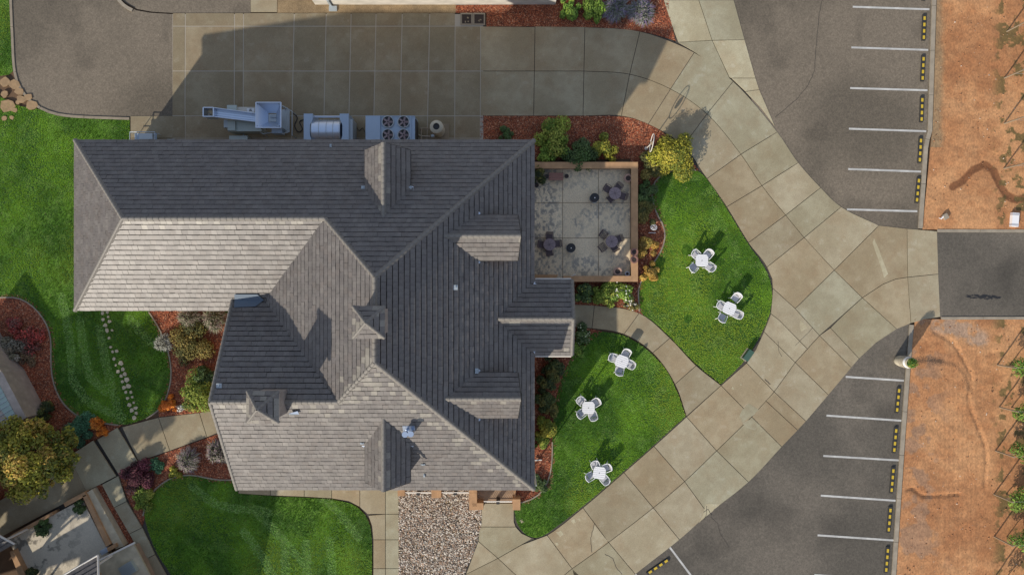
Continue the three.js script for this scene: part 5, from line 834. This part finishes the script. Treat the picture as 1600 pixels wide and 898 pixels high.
// ================================================================ PLANTS
function leaves(r, blobs, count, size, pal, opt = {}) {
  const pos = [], nor = [], col = [], vol = blobs.map(b => b.r.x * b.r.y * b.r.z), tot = vol.reduce((a, b) => a + b, 0);
  blobs.forEach((b, bi) => {
    const n = Math.max(6, Math.round(count * vol[bi] / tot));
    const tint = 0.8 + 0.4 * r(), own = pal[Math.floor(r() * pal.length)];
    for (let i = 0; i < n; i++) {
      const th = r() * 6.2832, cz = r() * 2 - 1, sz = Math.sqrt(1 - cz * cz), dir = V(sz * Math.cos(th), cz, sz * Math.sin(th)), rad = 1 - 0.55 * Math.pow(r(), 1.6) + 0.12 * (r() - 0.5);
      const p = V(b.c.x + dir.x * b.r.x * rad, b.c.y + dir.y * b.r.y * rad, b.c.z + dir.z * b.r.z * rad); if (p.y < 0.02) p.y = 0.02 + r() * 0.08;
      const nn = dir.clone().multiplyScalar(0.8).add(V(r() - 0.5, r() * 0.9, r() - 0.5)).normalize(), t = V(r() - 0.5, r() - 0.5, r() - 0.5).cross(nn).normalize(), bt = nn.clone().cross(t), s = size * (0.6 + 0.8 * r()), w = s * (opt.narrow ?? 0.55);
      const c = mix(r() < 0.5 ? own : pal[Math.floor(r() * pal.length)], own, 0.3), k = tint * (0.7 + 0.6 * r());
      const a = p.clone().addScaledVector(t, -s / 2), d = p.clone().addScaledVector(t, s / 2).addScaledVector(nn, -s * 0.12), e = p.clone().addScaledVector(bt, w / 2).addScaledVector(nn, s * 0.08), f = p.clone().addScaledVector(bt, -w / 2).addScaledVector(nn, s * 0.08);
      for (const q of [a, e, d, a, d, f]) { pos.push(q.x, q.y, q.z); nor.push(nn.x, nn.y, nn.z); col.push(c[0] * k, c[1] * k, c[2] * k); }
    }
  });
  const g = new THREE.BufferGeometry(); g.setAttribute('position', new THREE.Float32BufferAttribute(pos, 3)); g.setAttribute('color', new THREE.Float32BufferAttribute(col, 3)); g.computeVertexNormals(); return g;
}
const PAL = {
  yellow: [[0.36, 0.33, 0.03], [0.28, 0.28, 0.03], [0.16, 0.2, 0.025], [0.45, 0.38, 0.05]],
  lime: [[0.26, 0.32, 0.04], [0.18, 0.26, 0.03], [0.34, 0.36, 0.06], [0.1, 0.17, 0.02]],
  green: [[0.07, 0.13, 0.03], [0.05, 0.09, 0.025], [0.12, 0.18, 0.05], [0.09, 0.14, 0.05]],
  bright: [[0.2, 0.32, 0.04], [0.13, 0.24, 0.03], [0.26, 0.36, 0.05], [0.08, 0.15, 0.02]],
  dark: [[0.03, 0.05, 0.015], [0.05, 0.075, 0.02], [0.09, 0.12, 0.03], [0.16, 0.14, 0.03]],
  olive: [[0.2, 0.17, 0.04], [0.14, 0.14, 0.03], [0.26, 0.2, 0.05], [0.09, 0.1, 0.03]],
  gold: [[0.42, 0.24, 0.04], [0.36, 0.28, 0.06], [0.26, 0.17, 0.04], [0.5, 0.32, 0.07]],
  orange: [[0.75, 0.23, 0.02], [0.62, 0.17, 0.015], [0.8, 0.32, 0.05], [0.5, 0.14, 0.02]],
  burgundy: [[0.09, 0.02, 0.03], [0.05, 0.015, 0.02], [0.16, 0.04, 0.06], [0.07, 0.02, 0.025]],
  red: [[0.5, 0.08, 0.06], [0.34, 0.07, 0.06], [0.22, 0.09, 0.07], [0.16, 0.08, 0.06]],
  grey: [[0.3, 0.28, 0.22], [0.24, 0.2, 0.14], [0.18, 0.17, 0.11], [0.34, 0.3, 0.24]],
  brown: [[0.24, 0.15, 0.08], [0.17, 0.1, 0.06], [0.3, 0.2, 0.1], [0.14, 0.1, 0.05]],
  juniper: [[0.08, 0.22, 0.1], [0.06, 0.16, 0.08], [0.13, 0.3, 0.15], [0.05, 0.12, 0.06]],
  autumn: [[0.38, 0.34, 0.03], [0.28, 0.28, 0.03], [0.2, 0.22, 0.03], [0.4, 0.26, 0.05], [0.12, 0.14, 0.02], [0.34, 0.3, 0.03]],
};
function shrub(name, label, px, py, rpx, h, pal, { n: n0 = 1400, size = 0.12, blobs = 9, flat = 1, group, cat = 'shrub', accent } = {}) {
  const r = rng(Math.round(px * 31 + py * 17)), R0 = rpx / 22.6 * 1.15, b = G(px, py, h * 0.55).setY(0.01), o = thing(name, label, cat, b, 0, group);
  const B = []; for (let i = 0; i < blobs; i++) { const t = i * 2.4 + r(), q = R0 * (0.6 + 0.35 * r()) * Math.sqrt((i + 0.2) / blobs), s = R0 * (0.2 + 0.28 * r()); const y = Math.max(s * 0.55, h * (0.78 - 0.42 * Math.pow(q / R0, 1.5)) - 0.3 * s + 0.12 * h * (r() - 0.5)); B.push({ c: V(Math.cos(t) * q, y, Math.sin(t) * q), r: V(s, Math.min(s * 1.05, h * 0.42) * flat, s) }); if (y > s) B.push({ c: V(Math.cos(t) * q * 1.08, y * 0.45, Math.sin(t) * q * 1.08), r: V(s * 0.9, y * 0.45, s * 0.9) }); }
  const n = Math.round(n0 * 2.4); mesh('foliage', leaves(r, B, n, size * 1.12, PAL[pal]), leafMat, o);
  if (accent) mesh('flowers', leaves(r, B.map(q => ({ c: q.c.clone().add(V(0, 0.08, 0)), r: q.r })), accent[1], accent[2] ?? 0.1, [accent[0]], { narrow: 0.9 }), leafMat, o);
  const st = []; for (let i = 0; i < 4; i++) { const t = i * 1.6 + r(); st.push(rod([0.04 * Math.cos(t), 0, 0.04 * Math.sin(t)], [R0 * 0.4 * Math.cos(t), h * 0.6, R0 * 0.4 * Math.sin(t)], 0.025, 0.012, 5)); } mesh('stem', st, M.bark, o);
  return o;
}
function grassClump(label, px, py, rpx, h, cols, { n = 420, group = 'ornamental grasses', up = 0.5, tip } = {}) {
  const r = rng(Math.round(px * 13 + py * 29)), R0 = rpx / 22.6, b = G(px, py, h * 0.4).setY(0.01), o = thing('ornamental_grass', label, 'grass clump', b, 0, group), sub = [0, 1, 2, 3, 4].map(() => [(r() - 0.5) * R0 * 0.7, (r() - 0.5) * R0 * 0.7]), mk = (cols, n, rmin, wid) => {
    const pos = [], col = []; for (let i = 0; i < n; i++) { const t = r() * 6.2832, L = R0 * (rmin + (1 - rmin) * r()), hh = h * (up + (1 - up) * r()) * (1 - 0.35 * L / R0), c = mul(cols[Math.floor(r() * cols.length)], 0.7 + 0.6 * r()), ca = Math.cos(t), sa = Math.sin(t), w = wid * (0.7 + 0.6 * r()), r0 = 0.08 * R0, dr = -0.25 * h * r();
      const ox = sub[i % 5][0], oz = sub[i % 5][1], bend = (r() - 0.5) * 0.5, A = [ox + ca * r0, 0.01, oz + sa * r0], Bm = [ox + ca * L * 0.5, hh, oz + sa * L * 0.5], C = [ox + (ca - sa * bend) * L * 0.85, Math.max(0.03, hh + dr), oz + (sa + ca * bend) * L * 0.85]; const q = (p, s) => [p[0] - sa * w * s, p[1], p[2] + ca * w * s];
      for (const v of [q(A, 1), q(Bm, 1), q(Bm, -1), q(A, 1), q(Bm, -1), q(A, -1), q(Bm, 1), C, q(Bm, -1)]) { pos.push(...v); col.push(...c); } }
    const g = new THREE.BufferGeometry(); g.setAttribute('position', new THREE.Float32BufferAttribute(pos, 3)); g.setAttribute('color', new THREE.Float32BufferAttribute(col, 3)); g.computeVertexNormals(); return g; };
  mesh('blades', mk(cols, n * 2, 0.15, 0.02), leafMat, o); if (tip) mesh('plumes', mk(tip, Math.round(n * 0.6), 0.35, 0.022), leafMat, o);
}
const S = shrub;
// bed north of the patio
S('shrub', 'small dark green shrub against the long wall right of the tank', 790, 209, 12, 0.6, 'green', { n: 500 });
S('shrub', 'large yellow green shrub at the building corner above the patio', 865, 217, 27, 1.5, 'lime', { n: 2200, blobs: 11 });
S('shrub', 'bright green shrub below the large one at the building corner', 854, 239, 15, 1.0, 'bright', { n: 900 });
S('shrub', 'dark spreading shrub draping over the upper patio wall', 908, 242, 26, 1.2, 'green', { n: 2200, blobs: 11 });
S('shrub', 'round yellow shrub above the middle of the patio wall', 945, 232, 19, 1.2, 'yellow', { n: 1300 });
S('shrub', 'biggest yellow shrub at the top of the teardrop lawn', 1054, 243, 33, 2.0, 'yellow', { n: 5200, blobs: 14 });
S('shrub', 'olive shrub between the biggest yellow shrub and patio corner', 1020, 256, 21, 1.1, 'olive', { n: 1400 });
S('shrub', 'olive green shrub outside the patio wall, upper one', 1011, 300, 16, 0.9, 'green', { n: 1000 });
S('shrub', 'olive yellow shrub outside the patio wall beside the lawn bay', 1010, 330, 19, 0.9, 'olive', { n: 1300 });
S('shrub', 'golden shrub outside the patio wall near the clay urns', 1011, 384, 16, 0.8, 'gold', { n: 1000 });
S('shrub', 'orange gold shrub at the lower right patio corner', 1016, 426, 16, 0.7, 'gold', { n: 1000 });
S('shrub', 'round dark bush in the upper left patio corner', 839, 272, 13, 1.1, 'dark', { n: 900 }).position.y = PF;
// bed below the patio
S('shrub', 'dark green shrub beside the porch roof below the patio', 912, 458, 17, 0.9, 'green', { n: 1100, accent: [[0.3, 0.32, 0.05], 140] });
S('shrub', 'yellow green rose shrub in the middle of the bed below the patio', 944, 459, 20, 1.0, 'lime', { n: 1500 });
S('shrub', 'white flowering rose shrub at the end of the bed below the patio', 972, 458, 18, 0.9, 'bright', { n: 1000, accent: [[0.8, 0.76, 0.66], 60, 0.12] });
S('shrub', 'small rose shrub by the walk at the end of the bed', 985, 474, 11, 0.6, 'olive', { n: 500, accent: [[0.75, 0.7, 0.6], 20, 0.1] });
// bed along the east wall
S('shrub', 'green vine shrub below the porch by the walk', 910, 522, 15, 0.8, 'green', { n: 900, accent: [[0.5, 0.5, 0.35], 20, 0.09] });
S('shrub', 'small leafy shrub at the lower corner of the porch', 902, 545, 12, 0.6, 'bright', { n: 600 });
S('shrub', 'dark evergreen shrub under the porch on the east wall', 862, 570, 17, 1.1, 'dark', { n: 1200 });
S('shrub', 'second dark evergreen shrub along the east wall', 855, 597, 17, 1.1, 'dark', { n: 1200 });
S('shrub', 'third dark evergreen shrub along the east wall', 852, 626, 16, 1.0, 'dark', { n: 1200 });
S('shrub', 'rust tinged dark shrub above the yellow one on the east wall', 862, 640, 11, 0.8, 'olive', { n: 600 });
S('shrub', 'yellow leafed shrub low on the east wall', 851, 668, 17, 1.0, 'yellow', { n: 1200 });
S('shrub', 'small yellow green shrub at the top of the curved corner bed', 846, 690, 11, 0.6, 'lime', { n: 500 });
S('shrub', 'low green shrub in the curved corner bed', 842, 756, 13, 0.5, 'green', { n: 700 });
// top edge
S('shrub', 'lime green shrub at the top edge left of the lavender', 889, 7, 19, 1.0, 'bright', { n: 1400 });
S('shrub', 'fresh green shrub at the top edge beside the lavender', 929, 15, 18, 1.0, 'bright', { n: 1300 });
const lav = [[0.2, 0.2, 0.17], [0.13, 0.16, 0.1], [0.25, 0.24, 0.22]], lavT = [[0.24, 0.18, 0.3], [0.3, 0.25, 0.36], [0.2, 0.15, 0.24]];
grassClump('purple lavender clump at the top edge, left one', 962, 16, 25, 0.8, lav, { tip: lavT, n: 700 }); grassClump('grey purple lavender clump at the top edge, right one', 999, 18, 24, 0.8, lav, { tip: lavT, n: 700 });
// nook below the long wing
const dry = [[0.27, 0.24, 0.17], [0.2, 0.2, 0.12], [0.12, 0.14, 0.07]], dryT = [[0.32, 0.23, 0.2], [0.27, 0.2, 0.17]];
grassClump('dry grass clump under the long wing eave, left one', 295, 500, 22, 0.9, dry, { tip: dryT, n: 600 }); grassClump('dry grass clump under the long wing eave, right one', 337, 500, 22, 0.9, dry, { tip: dryT, n: 600 });
grassClump('silvery grass clump at the edge of the left lawn', 254, 535, 15, 0.6, [[0.42, 0.42, 0.36], [0.3, 0.3, 0.24]], { n: 300 });
S('shrub', 'broad olive juniper in the nook below the long wing', 296, 537, 32, 0.9, 'olive', { n: 2400, blobs: 13, flat: 0.8 });
S('shrub', 'variegated yellow and green bush beside the stepped path', 308, 615, 29, 1.6, 'lime', { n: 2600, blobs: 13 });
S('shrub', 'dark green bush behind the variegated bush', 318, 590, 17, 1.3, 'green', { n: 1000 });
S('flower_mound', 'orange chrysanthemum mound at the corner of the left lawn', 262, 632, 13, 0.7, 'orange', { n: 1100, size: 0.085, cat: 'flowers' });
S('flower_mound', 'white flowering plant beside the orange mound', 281, 637, 6, 0.3, 'grey', { n: 200, size: 0.085, cat: 'flowers', accent: [[0.85, 0.82, 0.76], 90, 0.07] });
// bed below the stepped path
grassClump('mauve fountain grass below the stepped path, middle one', 295, 718, 23, 0.9, [[0.26, 0.23, 0.2], [0.14, 0.15, 0.08]], { tip: [[0.28, 0.2, 0.22], [0.22, 0.16, 0.18]], n: 600 });
grassClump('mauve fountain grass against the lower left gable', 342, 705, 20, 0.9, [[0.26, 0.23, 0.2], [0.14, 0.15, 0.08]], { tip: [[0.28, 0.2, 0.22], [0.22, 0.16, 0.18]], n: 500 });
S('shrub', 'small bluish green plant below the stepped path', 241, 725, 12, 0.4, 'juniper', { n: 600 });
S('shrub', 'dark burgundy barberry below the path steps', 211, 745, 23, 1.2, 'burgundy', { n: 1900, blobs: 11 });
S('shrub', 'yellow green shrub below the burgundy barberry', 219, 778, 19, 0.8, 'lime', { n: 1300 });
S('shrub', 'small yellow shrub at the tip of the striped lawn', 271, 738, 9, 0.5, 'yellow', { n: 400 });
// left bed
S('shrub', 'bluish green spreading juniper beside the stepped path', 128, 668, 24, 0.5, 'juniper', { n: 2000, flat: 0.7, blobs: 12 });
S('flower_mound', 'larger orange chrysanthemum mound on the juniper', 149, 662, 10, 0.95, 'orange', { n: 700, size: 0.085, cat: 'flowers' });
S('flower_mound', 'smaller orange chrysanthemum mound at the path corner', 158, 675, 8, 0.7, 'orange', { n: 500, size: 0.085, cat: 'flowers' });
S('shrub', 'red leafed rose in the left bed', 20, 508, 13, 0.7, 'red', { n: 500 });
S('shrub', 'sparse brown red shrub in the middle of the left bed', 46, 530, 22, 0.7, 'red', { n: 480, blobs: 12 });
S('shrub', 'grey brown shrub at the left frame edge', 13, 545, 20, 0.8, 'grey', { n: 1100 });
S('shrub', 'dry brown low plant below the red rose bed', 40, 556, 14, 0.4, 'brown', { n: 350 });
S('shrub', 'dark bush behind the autumn tree in the left bed', 64, 643, 14, 1.2, 'dark', { n: 900 });
S('shrub', 'small green plant in the upper corner of the bottom left patio', 124, 791, 9, 0.7, 'green', { n: 500 }).position.y = 0.34;
S('shrub', 'small green plant by the bottom left patio wall', 68, 823, 11, 0.7, 'green', { n: 600 }).position.y = 0.34;
S('shrub', 'dark round plant at the bottom edge of the lower left patio', 50, 896, 11, 0.8, 'dark', { n: 500 }).position.y = 0.34;
// trees
function tree(label, px, py, rpx, h, pal, n, seed, trunkH = 1.6, size = 0.2) {
  const r = rng(seed), R0 = rpx / 22.6, b = (h > 8 ? G(px, py) : G(px, py, h * 0.6)).setY(0.0), o = thing('autumn_tree', label, 'tree', b), B = [];
  for (let i = 0; i < 42; i++) { const t = i * 2.399 + r() * 0.5, q = R0 * Math.sqrt((i + 0.4) / 42) * (0.8 + 0.25 * r()), y = trunkH + (h - trunkH) * (0.86 - 0.62 * Math.pow(q / R0, 1.6) + 0.22 * (r() - 0.5)), s = R0 * (0.11 + 0.11 * r()); B.push({ c: V(Math.cos(t) * q, y, Math.sin(t) * q), r: V(s * (0.9 + 0.5 * r()), s * 0.62, s * (0.9 + 0.5 * r())) }); if (i % 2) B.push({ c: V(Math.cos(t) * q * 0.8, trunkH + (y - trunkH) * 0.5, Math.sin(t) * q * 0.8), r: V(s, s * 0.8, s) }); }
  mesh('crown', leaves(r, B, n, size, PAL[pal]), leafMat, o);
  const g = [rod([0, 0, 0], [0.05, trunkH + 0.6, 0.03], 0.17, 0.11, 10)]; for (let i = 0; i < 12; i++) { const k = B[Math.floor(r() * B.length)].c; g.push(rod([0.03, trunkH * (0.75 + 0.35 * r()), 0.02], k.toArray(), 0.07, 0.02, 6)); } mesh('trunk', g, M.bark, o);
}
tree('large olive and yellow autumn tree at the lower left', 48, 716, 66, 5.6, 'autumn', 15000, 301);
tree('smaller orange tinged tree at the left frame edge', -8, 695, 30, 4.2, 'gold', 4000, 302);
// unseen trees added outside the frame to throw shade on path, bed and lawns
tree('unseen tall tree added for shade between the neighbouring houses, nearest the path', 20, 925, 62, 12, 'autumn', 7000, 303, 3.5, 0.3);
tree('unseen tall tree added for shade between the neighbouring houses, middle one', -62, 962, 62, 12.5, 'autumn', 7000, 304, 3.5, 0.3);
tree('unseen tall tree added for shade between the neighbouring houses, farthest left', -142, 1003, 62, 13, 'autumn', 7000, 305, 3.5, 0.3);
// vineyard at the right edge
const rowY = [[1580, -24], [1574, 49], [1569.5, 122], [1569.5, 193], [1569.5, 263], [1559, 570], [1562, 636], [1556, 704], [1554, 772], [1554, 838], [1552, 905]];
rowY.forEach(([px, py], i) => {
  const b = G(px, py), lab = i < 5 ? `vine row end post above the entry road, ${ords[i]} down` : `vine row end post below the entry road, ${ords[i - 5]} down`;
  const o = thing('vineyard_post', lab, 'post', [b.x, 0, b.z], 0, 'vineyard end posts'); mesh('post', rod([0, -0.1, 0], [0.0, 2.0, 0], 0.055, 0.05, 8), M.wood, o); mesh('wire', [rod([0, 1.85, 0], [9, 1.85, 0], 0.006, 0.006, 4), rod([0, 1.1, 0], [9, 1.1, 0], 0.006, 0.006, 4)], M.steelDull, o);
  const r = rng(500 + i), lush = i >= 5, v = thing('grape_vine', i < 5 ? `sparse grape vine at the right edge above the road, ${ords[i]} row` : `leafy grape vine at the right edge below the road, ${ords[i - 5]} row`, 'vine', [b.x + (i < 5 ? 0.9 : 0.35), 0, b.z], 0, 'grape vines');
  const B = []; for (let k = 0; k < 9; k++) B.push({ c: V(0.3 + k * 0.55 + r() * 0.3, 0.9 + 0.5 * r(), (r() - 0.5) * 0.7), r: V(0.5, 0.4 + 0.25 * r(), 0.42 + 0.35 * r()) });
  mesh('vine_leaves', leaves(r, B, lush ? 3000 : 1100, 0.15, lush ? PAL.bright : PAL.olive), leafMat, v); mesh('vine_trunk', [rod([0.5, 0, 0], [0.6, 1.0, 0], 0.04, 0.03, 6), rod([0.6, 1.0, 0], [3, 1.1, 0.05], 0.02, 0.015, 5), rod([3, 0, 0], [3, 1.1, 0], 0.04, 0.03, 6)], M.bark, v);
});

// ================================================================ STONES
{ // stepping stones across the left lawn
  const st = structGroup('stepping_stones', 'scattered pale stepping stones crossing the left lawn'); const r = rng(41);
  const L = [[160, 489], [168, 487.5], [169, 495], [161, 499], [171, 502], [164.5, 508], [167, 516], [175, 516], [170.5, 528], [173, 542], [176, 549.5], [182, 548], [178, 560], [181, 570], [188.5, 567], [192, 576.5], [184.5, 580.5], [195, 584], [189.5, 587], [191.5, 596], [198, 593], [200.5, 603], [193.5, 605], [196.5, 612.5], [204.5, 612.5], [199, 621.5], [206.5, 620], [209, 628.5], [202, 632.5], [212, 637], [205.5, 641], [213, 645], [209.5, 652]];
  L.forEach(([x, y], i) => { const c = G(x, y), n = 5 + Math.floor(r() * 3), s = ([0.1, 0.13, 0.16][Math.floor(r() * 3)]) * (i > 13 && i < 26 ? 1.15 : 1), P = []; for (let k = 0; k < n; k++) { const t = k / n * 6.283 + r() * 0.4; P.push([c.x + Math.cos(t) * s * (0.7 + 0.5 * r()), c.z + Math.sin(t) * s * (0.7 + 0.5 * r())]); } mesh('stone', prism(P, 0.07 + 0.015 * r(), 0, 1), M.stone, st); });
  const fl = structGroup('flagstones', 'tan flagstones set in grass beside the turning yard'), F = [[8, 128, 9], [22, 132, 10], [30, 143, 8], [12, 165, 13], [7, 147, 7], [33, 155, 8], [50, 165, 10], [44, 152, 7], [22, 172, 5], [6, 185, 5], [18, 184, 4], [-10, 150, 12], [28, 160, 4]];
  F.forEach(([x, y, s]) => { const c = G(x, y), n = 7, P = []; for (let k = 0; k < n; k++) { const t = k / n * 6.283 + r() * 0.3, q = s / 22.6 * (0.75 + 0.35 * r()); P.push([c.x + Math.cos(t) * q, c.z + Math.sin(t) * q * 0.85]); } mesh('flagstone', prism(P, 0.06 + 0.02 * r(), -0.03, 1), M.redStone, fl); });
}
function scatter(P, dens, r, fn) { const xs = P.map(p => p[0]), zs = P.map(p => p[1]), x0 = Math.max(-39, Math.min(...xs)), x1 = Math.min(39, Math.max(...xs)), z0 = Math.max(-22, Math.min(...zs)), z1 = Math.min(22, Math.max(...zs)); const n = Math.round((x1 - x0) * (z1 - z0) * dens); for (let i = 0; i < n; i++) { const x = x0 + (x1 - x0) * r(), z = z0 + (z1 - z0) * r(); if (inside([x, z], P)) fn(x, z); } }
function instanced(name, geo, mat, list, label, parent) { const m = new THREE.InstancedMesh(geo, mat, list.length); list.forEach((e, i) => { m.setMatrixAt(i, e.m); m.setColorAt(i, e.c); }); m.name = name; m.castShadow = m.receiveShadow = true; m.userData = { kind: 'stuff', label, category: name.replace(/_/g, ' ') }; (parent ?? scene).add(m); return m; }
const T4 = new THREE.Matrix4(), Qt = new THREE.Quaternion(), Eu = new THREE.Euler();
const mat4 = (x, y, z, rx, ry, rz, sx, sy, sz) => new THREE.Matrix4().compose(V(x, y, z), new THREE.Quaternion().setFromEuler(new THREE.Euler(rx, ry, rz)), V(sx, sy, sz));
{ // river pebbles in front of the south terrace
  const P = poly([[623, 745], [745, 745], [752, 790], [752, 815], [745, 850], [735, 875], [722, 905], [700, 940], [623, 940]], 0, 0), r = rng(61);
  struct('pebble_bed', prism(P, 0.0, null, 3), M.gravel, 'bed of mixed river pebbles below the south terrace');
  const g = new THREE.IcosahedronGeometry(1, 1), L = [], pal = [[0.56, 0.5, 0.41], [0.4, 0.32, 0.24], [0.22, 0.16, 0.12], [0.7, 0.64, 0.55], [0.09, 0.075, 0.065], [0.4, 0.26, 0.17], [0.3, 0.24, 0.19]];
  scatter(P, 330, r, (x, z) => { const s = 0.024 + 0.032 * r(), k = 0.75 + 0.4 * r(), c = pal[Math.floor(r() * pal.length)]; L.push({ m: mat4(x, 0.01 + s * 0.35, z, r() * 0.6, r() * 6, r() * 0.6, s * (1 + 0.5 * r()), s * 0.62, s), c: lin(c[0] * k, c[1] * k, c[2] * k) }); });
  instanced('river_pebbles', g, std({ roughness: 0.7 }), L, 'loose multicoloured river pebbles below the south terrace');
}
{ // clods and stones on the red earth
  const r = rng(63), L = [], g = new THREE.IcosahedronGeometry(1, 0), pal = [[0.42, 0.2, 0.09], [0.36, 0.17, 0.08], [0.5, 0.27, 0.14], [0.62, 0.52, 0.42], [0.28, 0.14, 0.07]];
  for (const P of [[[1470, -60], [1700, -60], [1700, 350], [1450, 350]], [[1440, 505], [1700, 505], [1700, 960], [1410, 960], [1425, 620]]].map(q => q.map(p => g2(p)))) scatter(P, 8, r, (x, z) => { const s = 0.012 + 0.04 * Math.pow(r(), 4), c = pal[Math.floor(Math.pow(r(), 1.3) * 5)]; L.push({ m: mat4(x, 0.02 + s * 0.3, z, r() * 3, r() * 3, r() * 3, s * 1.3, s * 0.8, s), c: lin(...c) }); });
  instanced('soil_clods', g, std({}), L, 'loose clods and pebbles scattered on the red earth');
}
{ // loose bark chips over the beds
  const r = rng(62), L = [], g = new THREE.BoxGeometry(1, 1, 1), pal = [[0.3, 0.085, 0.04], [0.2, 0.055, 0.03], [0.42, 0.15, 0.075], [0.13, 0.04, 0.025], [0.5, 0.26, 0.16]];
  for (const P of bedPoly) scatter(P, 60, r, (x, z) => { const c = pal[Math.floor(Math.pow(r(), 1.2) * 5)], k = 0.7 + 0.6 * r(); L.push({ m: mat4(x, 0.018 + 0.02 * r(), z, (r() - 0.5) * 0.7, r() * 6.28, (r() - 0.5) * 0.7, 0.05 + 0.1 * r(), 0.012, 0.02 + 0.03 * r()), c: lin(c[0] * k, c[1] * k, c[2] * k) }); });
  instanced('bark_chips', g, std({}), L, 'loose red brown bark chips on the planting beds');
}
{ // grass: leaning tufts, with mowing sheen painted in as paler swaths
  const blade = (() => { const pos = [], r = rng(3); for (let i = 0; i < 6; i++) { const t = i * 1.05 + r(), w = 0.16, x = Math.cos(t) * 0.35 * r(), z = Math.sin(t) * 0.35 * r(), lx = Math.cos(t) * 0.55, lz = Math.sin(t) * 0.55; pos.push(x - Math.sin(t) * w, 0, z + Math.cos(t) * w, x + Math.sin(t) * w, 0, z - Math.cos(t) * w, x + lx, 0.8 + 0.3 * r(), z + lz); } const g = new THREE.BufferGeometry(); g.setAttribute('position', new THREE.Float32BufferAttribute(pos, 3)); g.computeVertexNormals(); return g; })();
  const gm = new THREE.MeshStandardMaterial({ roughness: 0.8, side: THREE.DoubleSide });
  const lab = { west: 'short turf of the left lawn with mowing sheen painted in curved swaths', corner: 'short turf at the top left corner', east: 'short turf of the teardrop lawn', southeast: 'short turf of the lawn by the east wall', south: 'short turf of the lower lawn with mowing sheen painted as stripes' };
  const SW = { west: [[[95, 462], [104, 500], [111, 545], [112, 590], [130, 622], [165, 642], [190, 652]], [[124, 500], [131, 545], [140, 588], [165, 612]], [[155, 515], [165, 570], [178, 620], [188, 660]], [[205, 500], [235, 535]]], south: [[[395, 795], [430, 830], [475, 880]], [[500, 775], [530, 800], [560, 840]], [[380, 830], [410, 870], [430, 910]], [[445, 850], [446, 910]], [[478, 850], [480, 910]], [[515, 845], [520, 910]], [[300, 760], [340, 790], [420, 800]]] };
  const discs = [[1073, 391, 8], [1126, 409, 7], [1075, 497, 6], [975, 540, 5], [925, 672, 6], [466, 811, 8], [478, 833, 5]].map(q => { const p = G(q[0], q[1]); return [p.x, p.z, q[2] / 22.6]; });
  for (const k in SW) SW[k] = SW[k].map(l => l.map(p => g2(p)));
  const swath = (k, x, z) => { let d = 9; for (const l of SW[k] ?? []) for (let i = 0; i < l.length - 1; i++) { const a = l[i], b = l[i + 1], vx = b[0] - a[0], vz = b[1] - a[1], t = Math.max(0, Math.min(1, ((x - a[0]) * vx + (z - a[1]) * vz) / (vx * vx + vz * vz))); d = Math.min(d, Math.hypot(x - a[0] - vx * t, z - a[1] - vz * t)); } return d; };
  for (const k in lawnPoly) {
    const r = rng(700 + k.length * 7), L = [];
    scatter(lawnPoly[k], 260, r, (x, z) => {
      if (k === 'west' && x > -26.8 && z < 1 && z > -8.7) return;
      const u = (x + 40) / 80, v = (z + 25) / 80, n = fbm(u, v, 26, 4, 201), m = fbm(u, v, 160, 2, 205), y = fbm(u, v, 14, 3, 209);
      let c = mix([0.09, 0.22, 0.012], [0.25, 0.45, 0.03], sm(0.35, 0.65, n)); c = mix(c, [0.36, 0.48, 0.05], 0.75 * sm(0.5, 0.72, y)); c = mix(c, [0.36, 0.55, 0.15], 0.45 * sm(0.52, 0.8, m)); if (r() > 0.994) c = [0.34, 0.34, 0.16];
      if (k === 'southeast' && Math.hypot((x - 2.5) / 0.4, (z - 13.3) / 0.95) < 0.8 + 0.6 * (m - 0.3)) c = [0.32, 0.27, 0.11];
      const sd = swath(k, x, z) + 0.25 * (m - 0.5); if (sd < 0.3 && r() < 0.85) c = mix(c, [0.46, 0.68, 0.24], 0.85); for (const [qx, qz, qr] of discs) if (Math.hypot(x - qx, z - qz) < qr * (0.8 + 0.5 * m)) c = [0.08, 0.2, 0.012];  // mowing marks: sheen of bent blades painted as a paler tuft colour
      const kk = 0.7 + 0.6 * r(), s = 0.038 + 0.032 * r();
      let lean = 0.25, dir = r() * 6.28;
      if (k === 'south') { const w = Math.sin((x * 0.95 + z * 0.25 + 0.8 * n) * 2.6); dir = (w > 0 ? 1.4 : -1.7) + rr(-0.4, 0.4, r); lean = 0.55; }
      if (k === 'west' && z > 0) { const d = Math.hypot(x + 24.5, z - 3.5), w = Math.sin(d * 3.0 + n * 2); dir = Math.atan2(z - 3.5, x + 24.5) + (w > 0 ? 1.57 : -1.57) + rr(-0.4, 0.4, r); lean = 0.6; }
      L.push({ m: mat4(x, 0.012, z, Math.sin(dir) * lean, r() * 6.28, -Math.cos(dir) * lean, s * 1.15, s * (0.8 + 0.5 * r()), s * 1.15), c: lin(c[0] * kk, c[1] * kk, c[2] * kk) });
    });
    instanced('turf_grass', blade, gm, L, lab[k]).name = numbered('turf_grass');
  }
}
renderer.render(scene, camera);
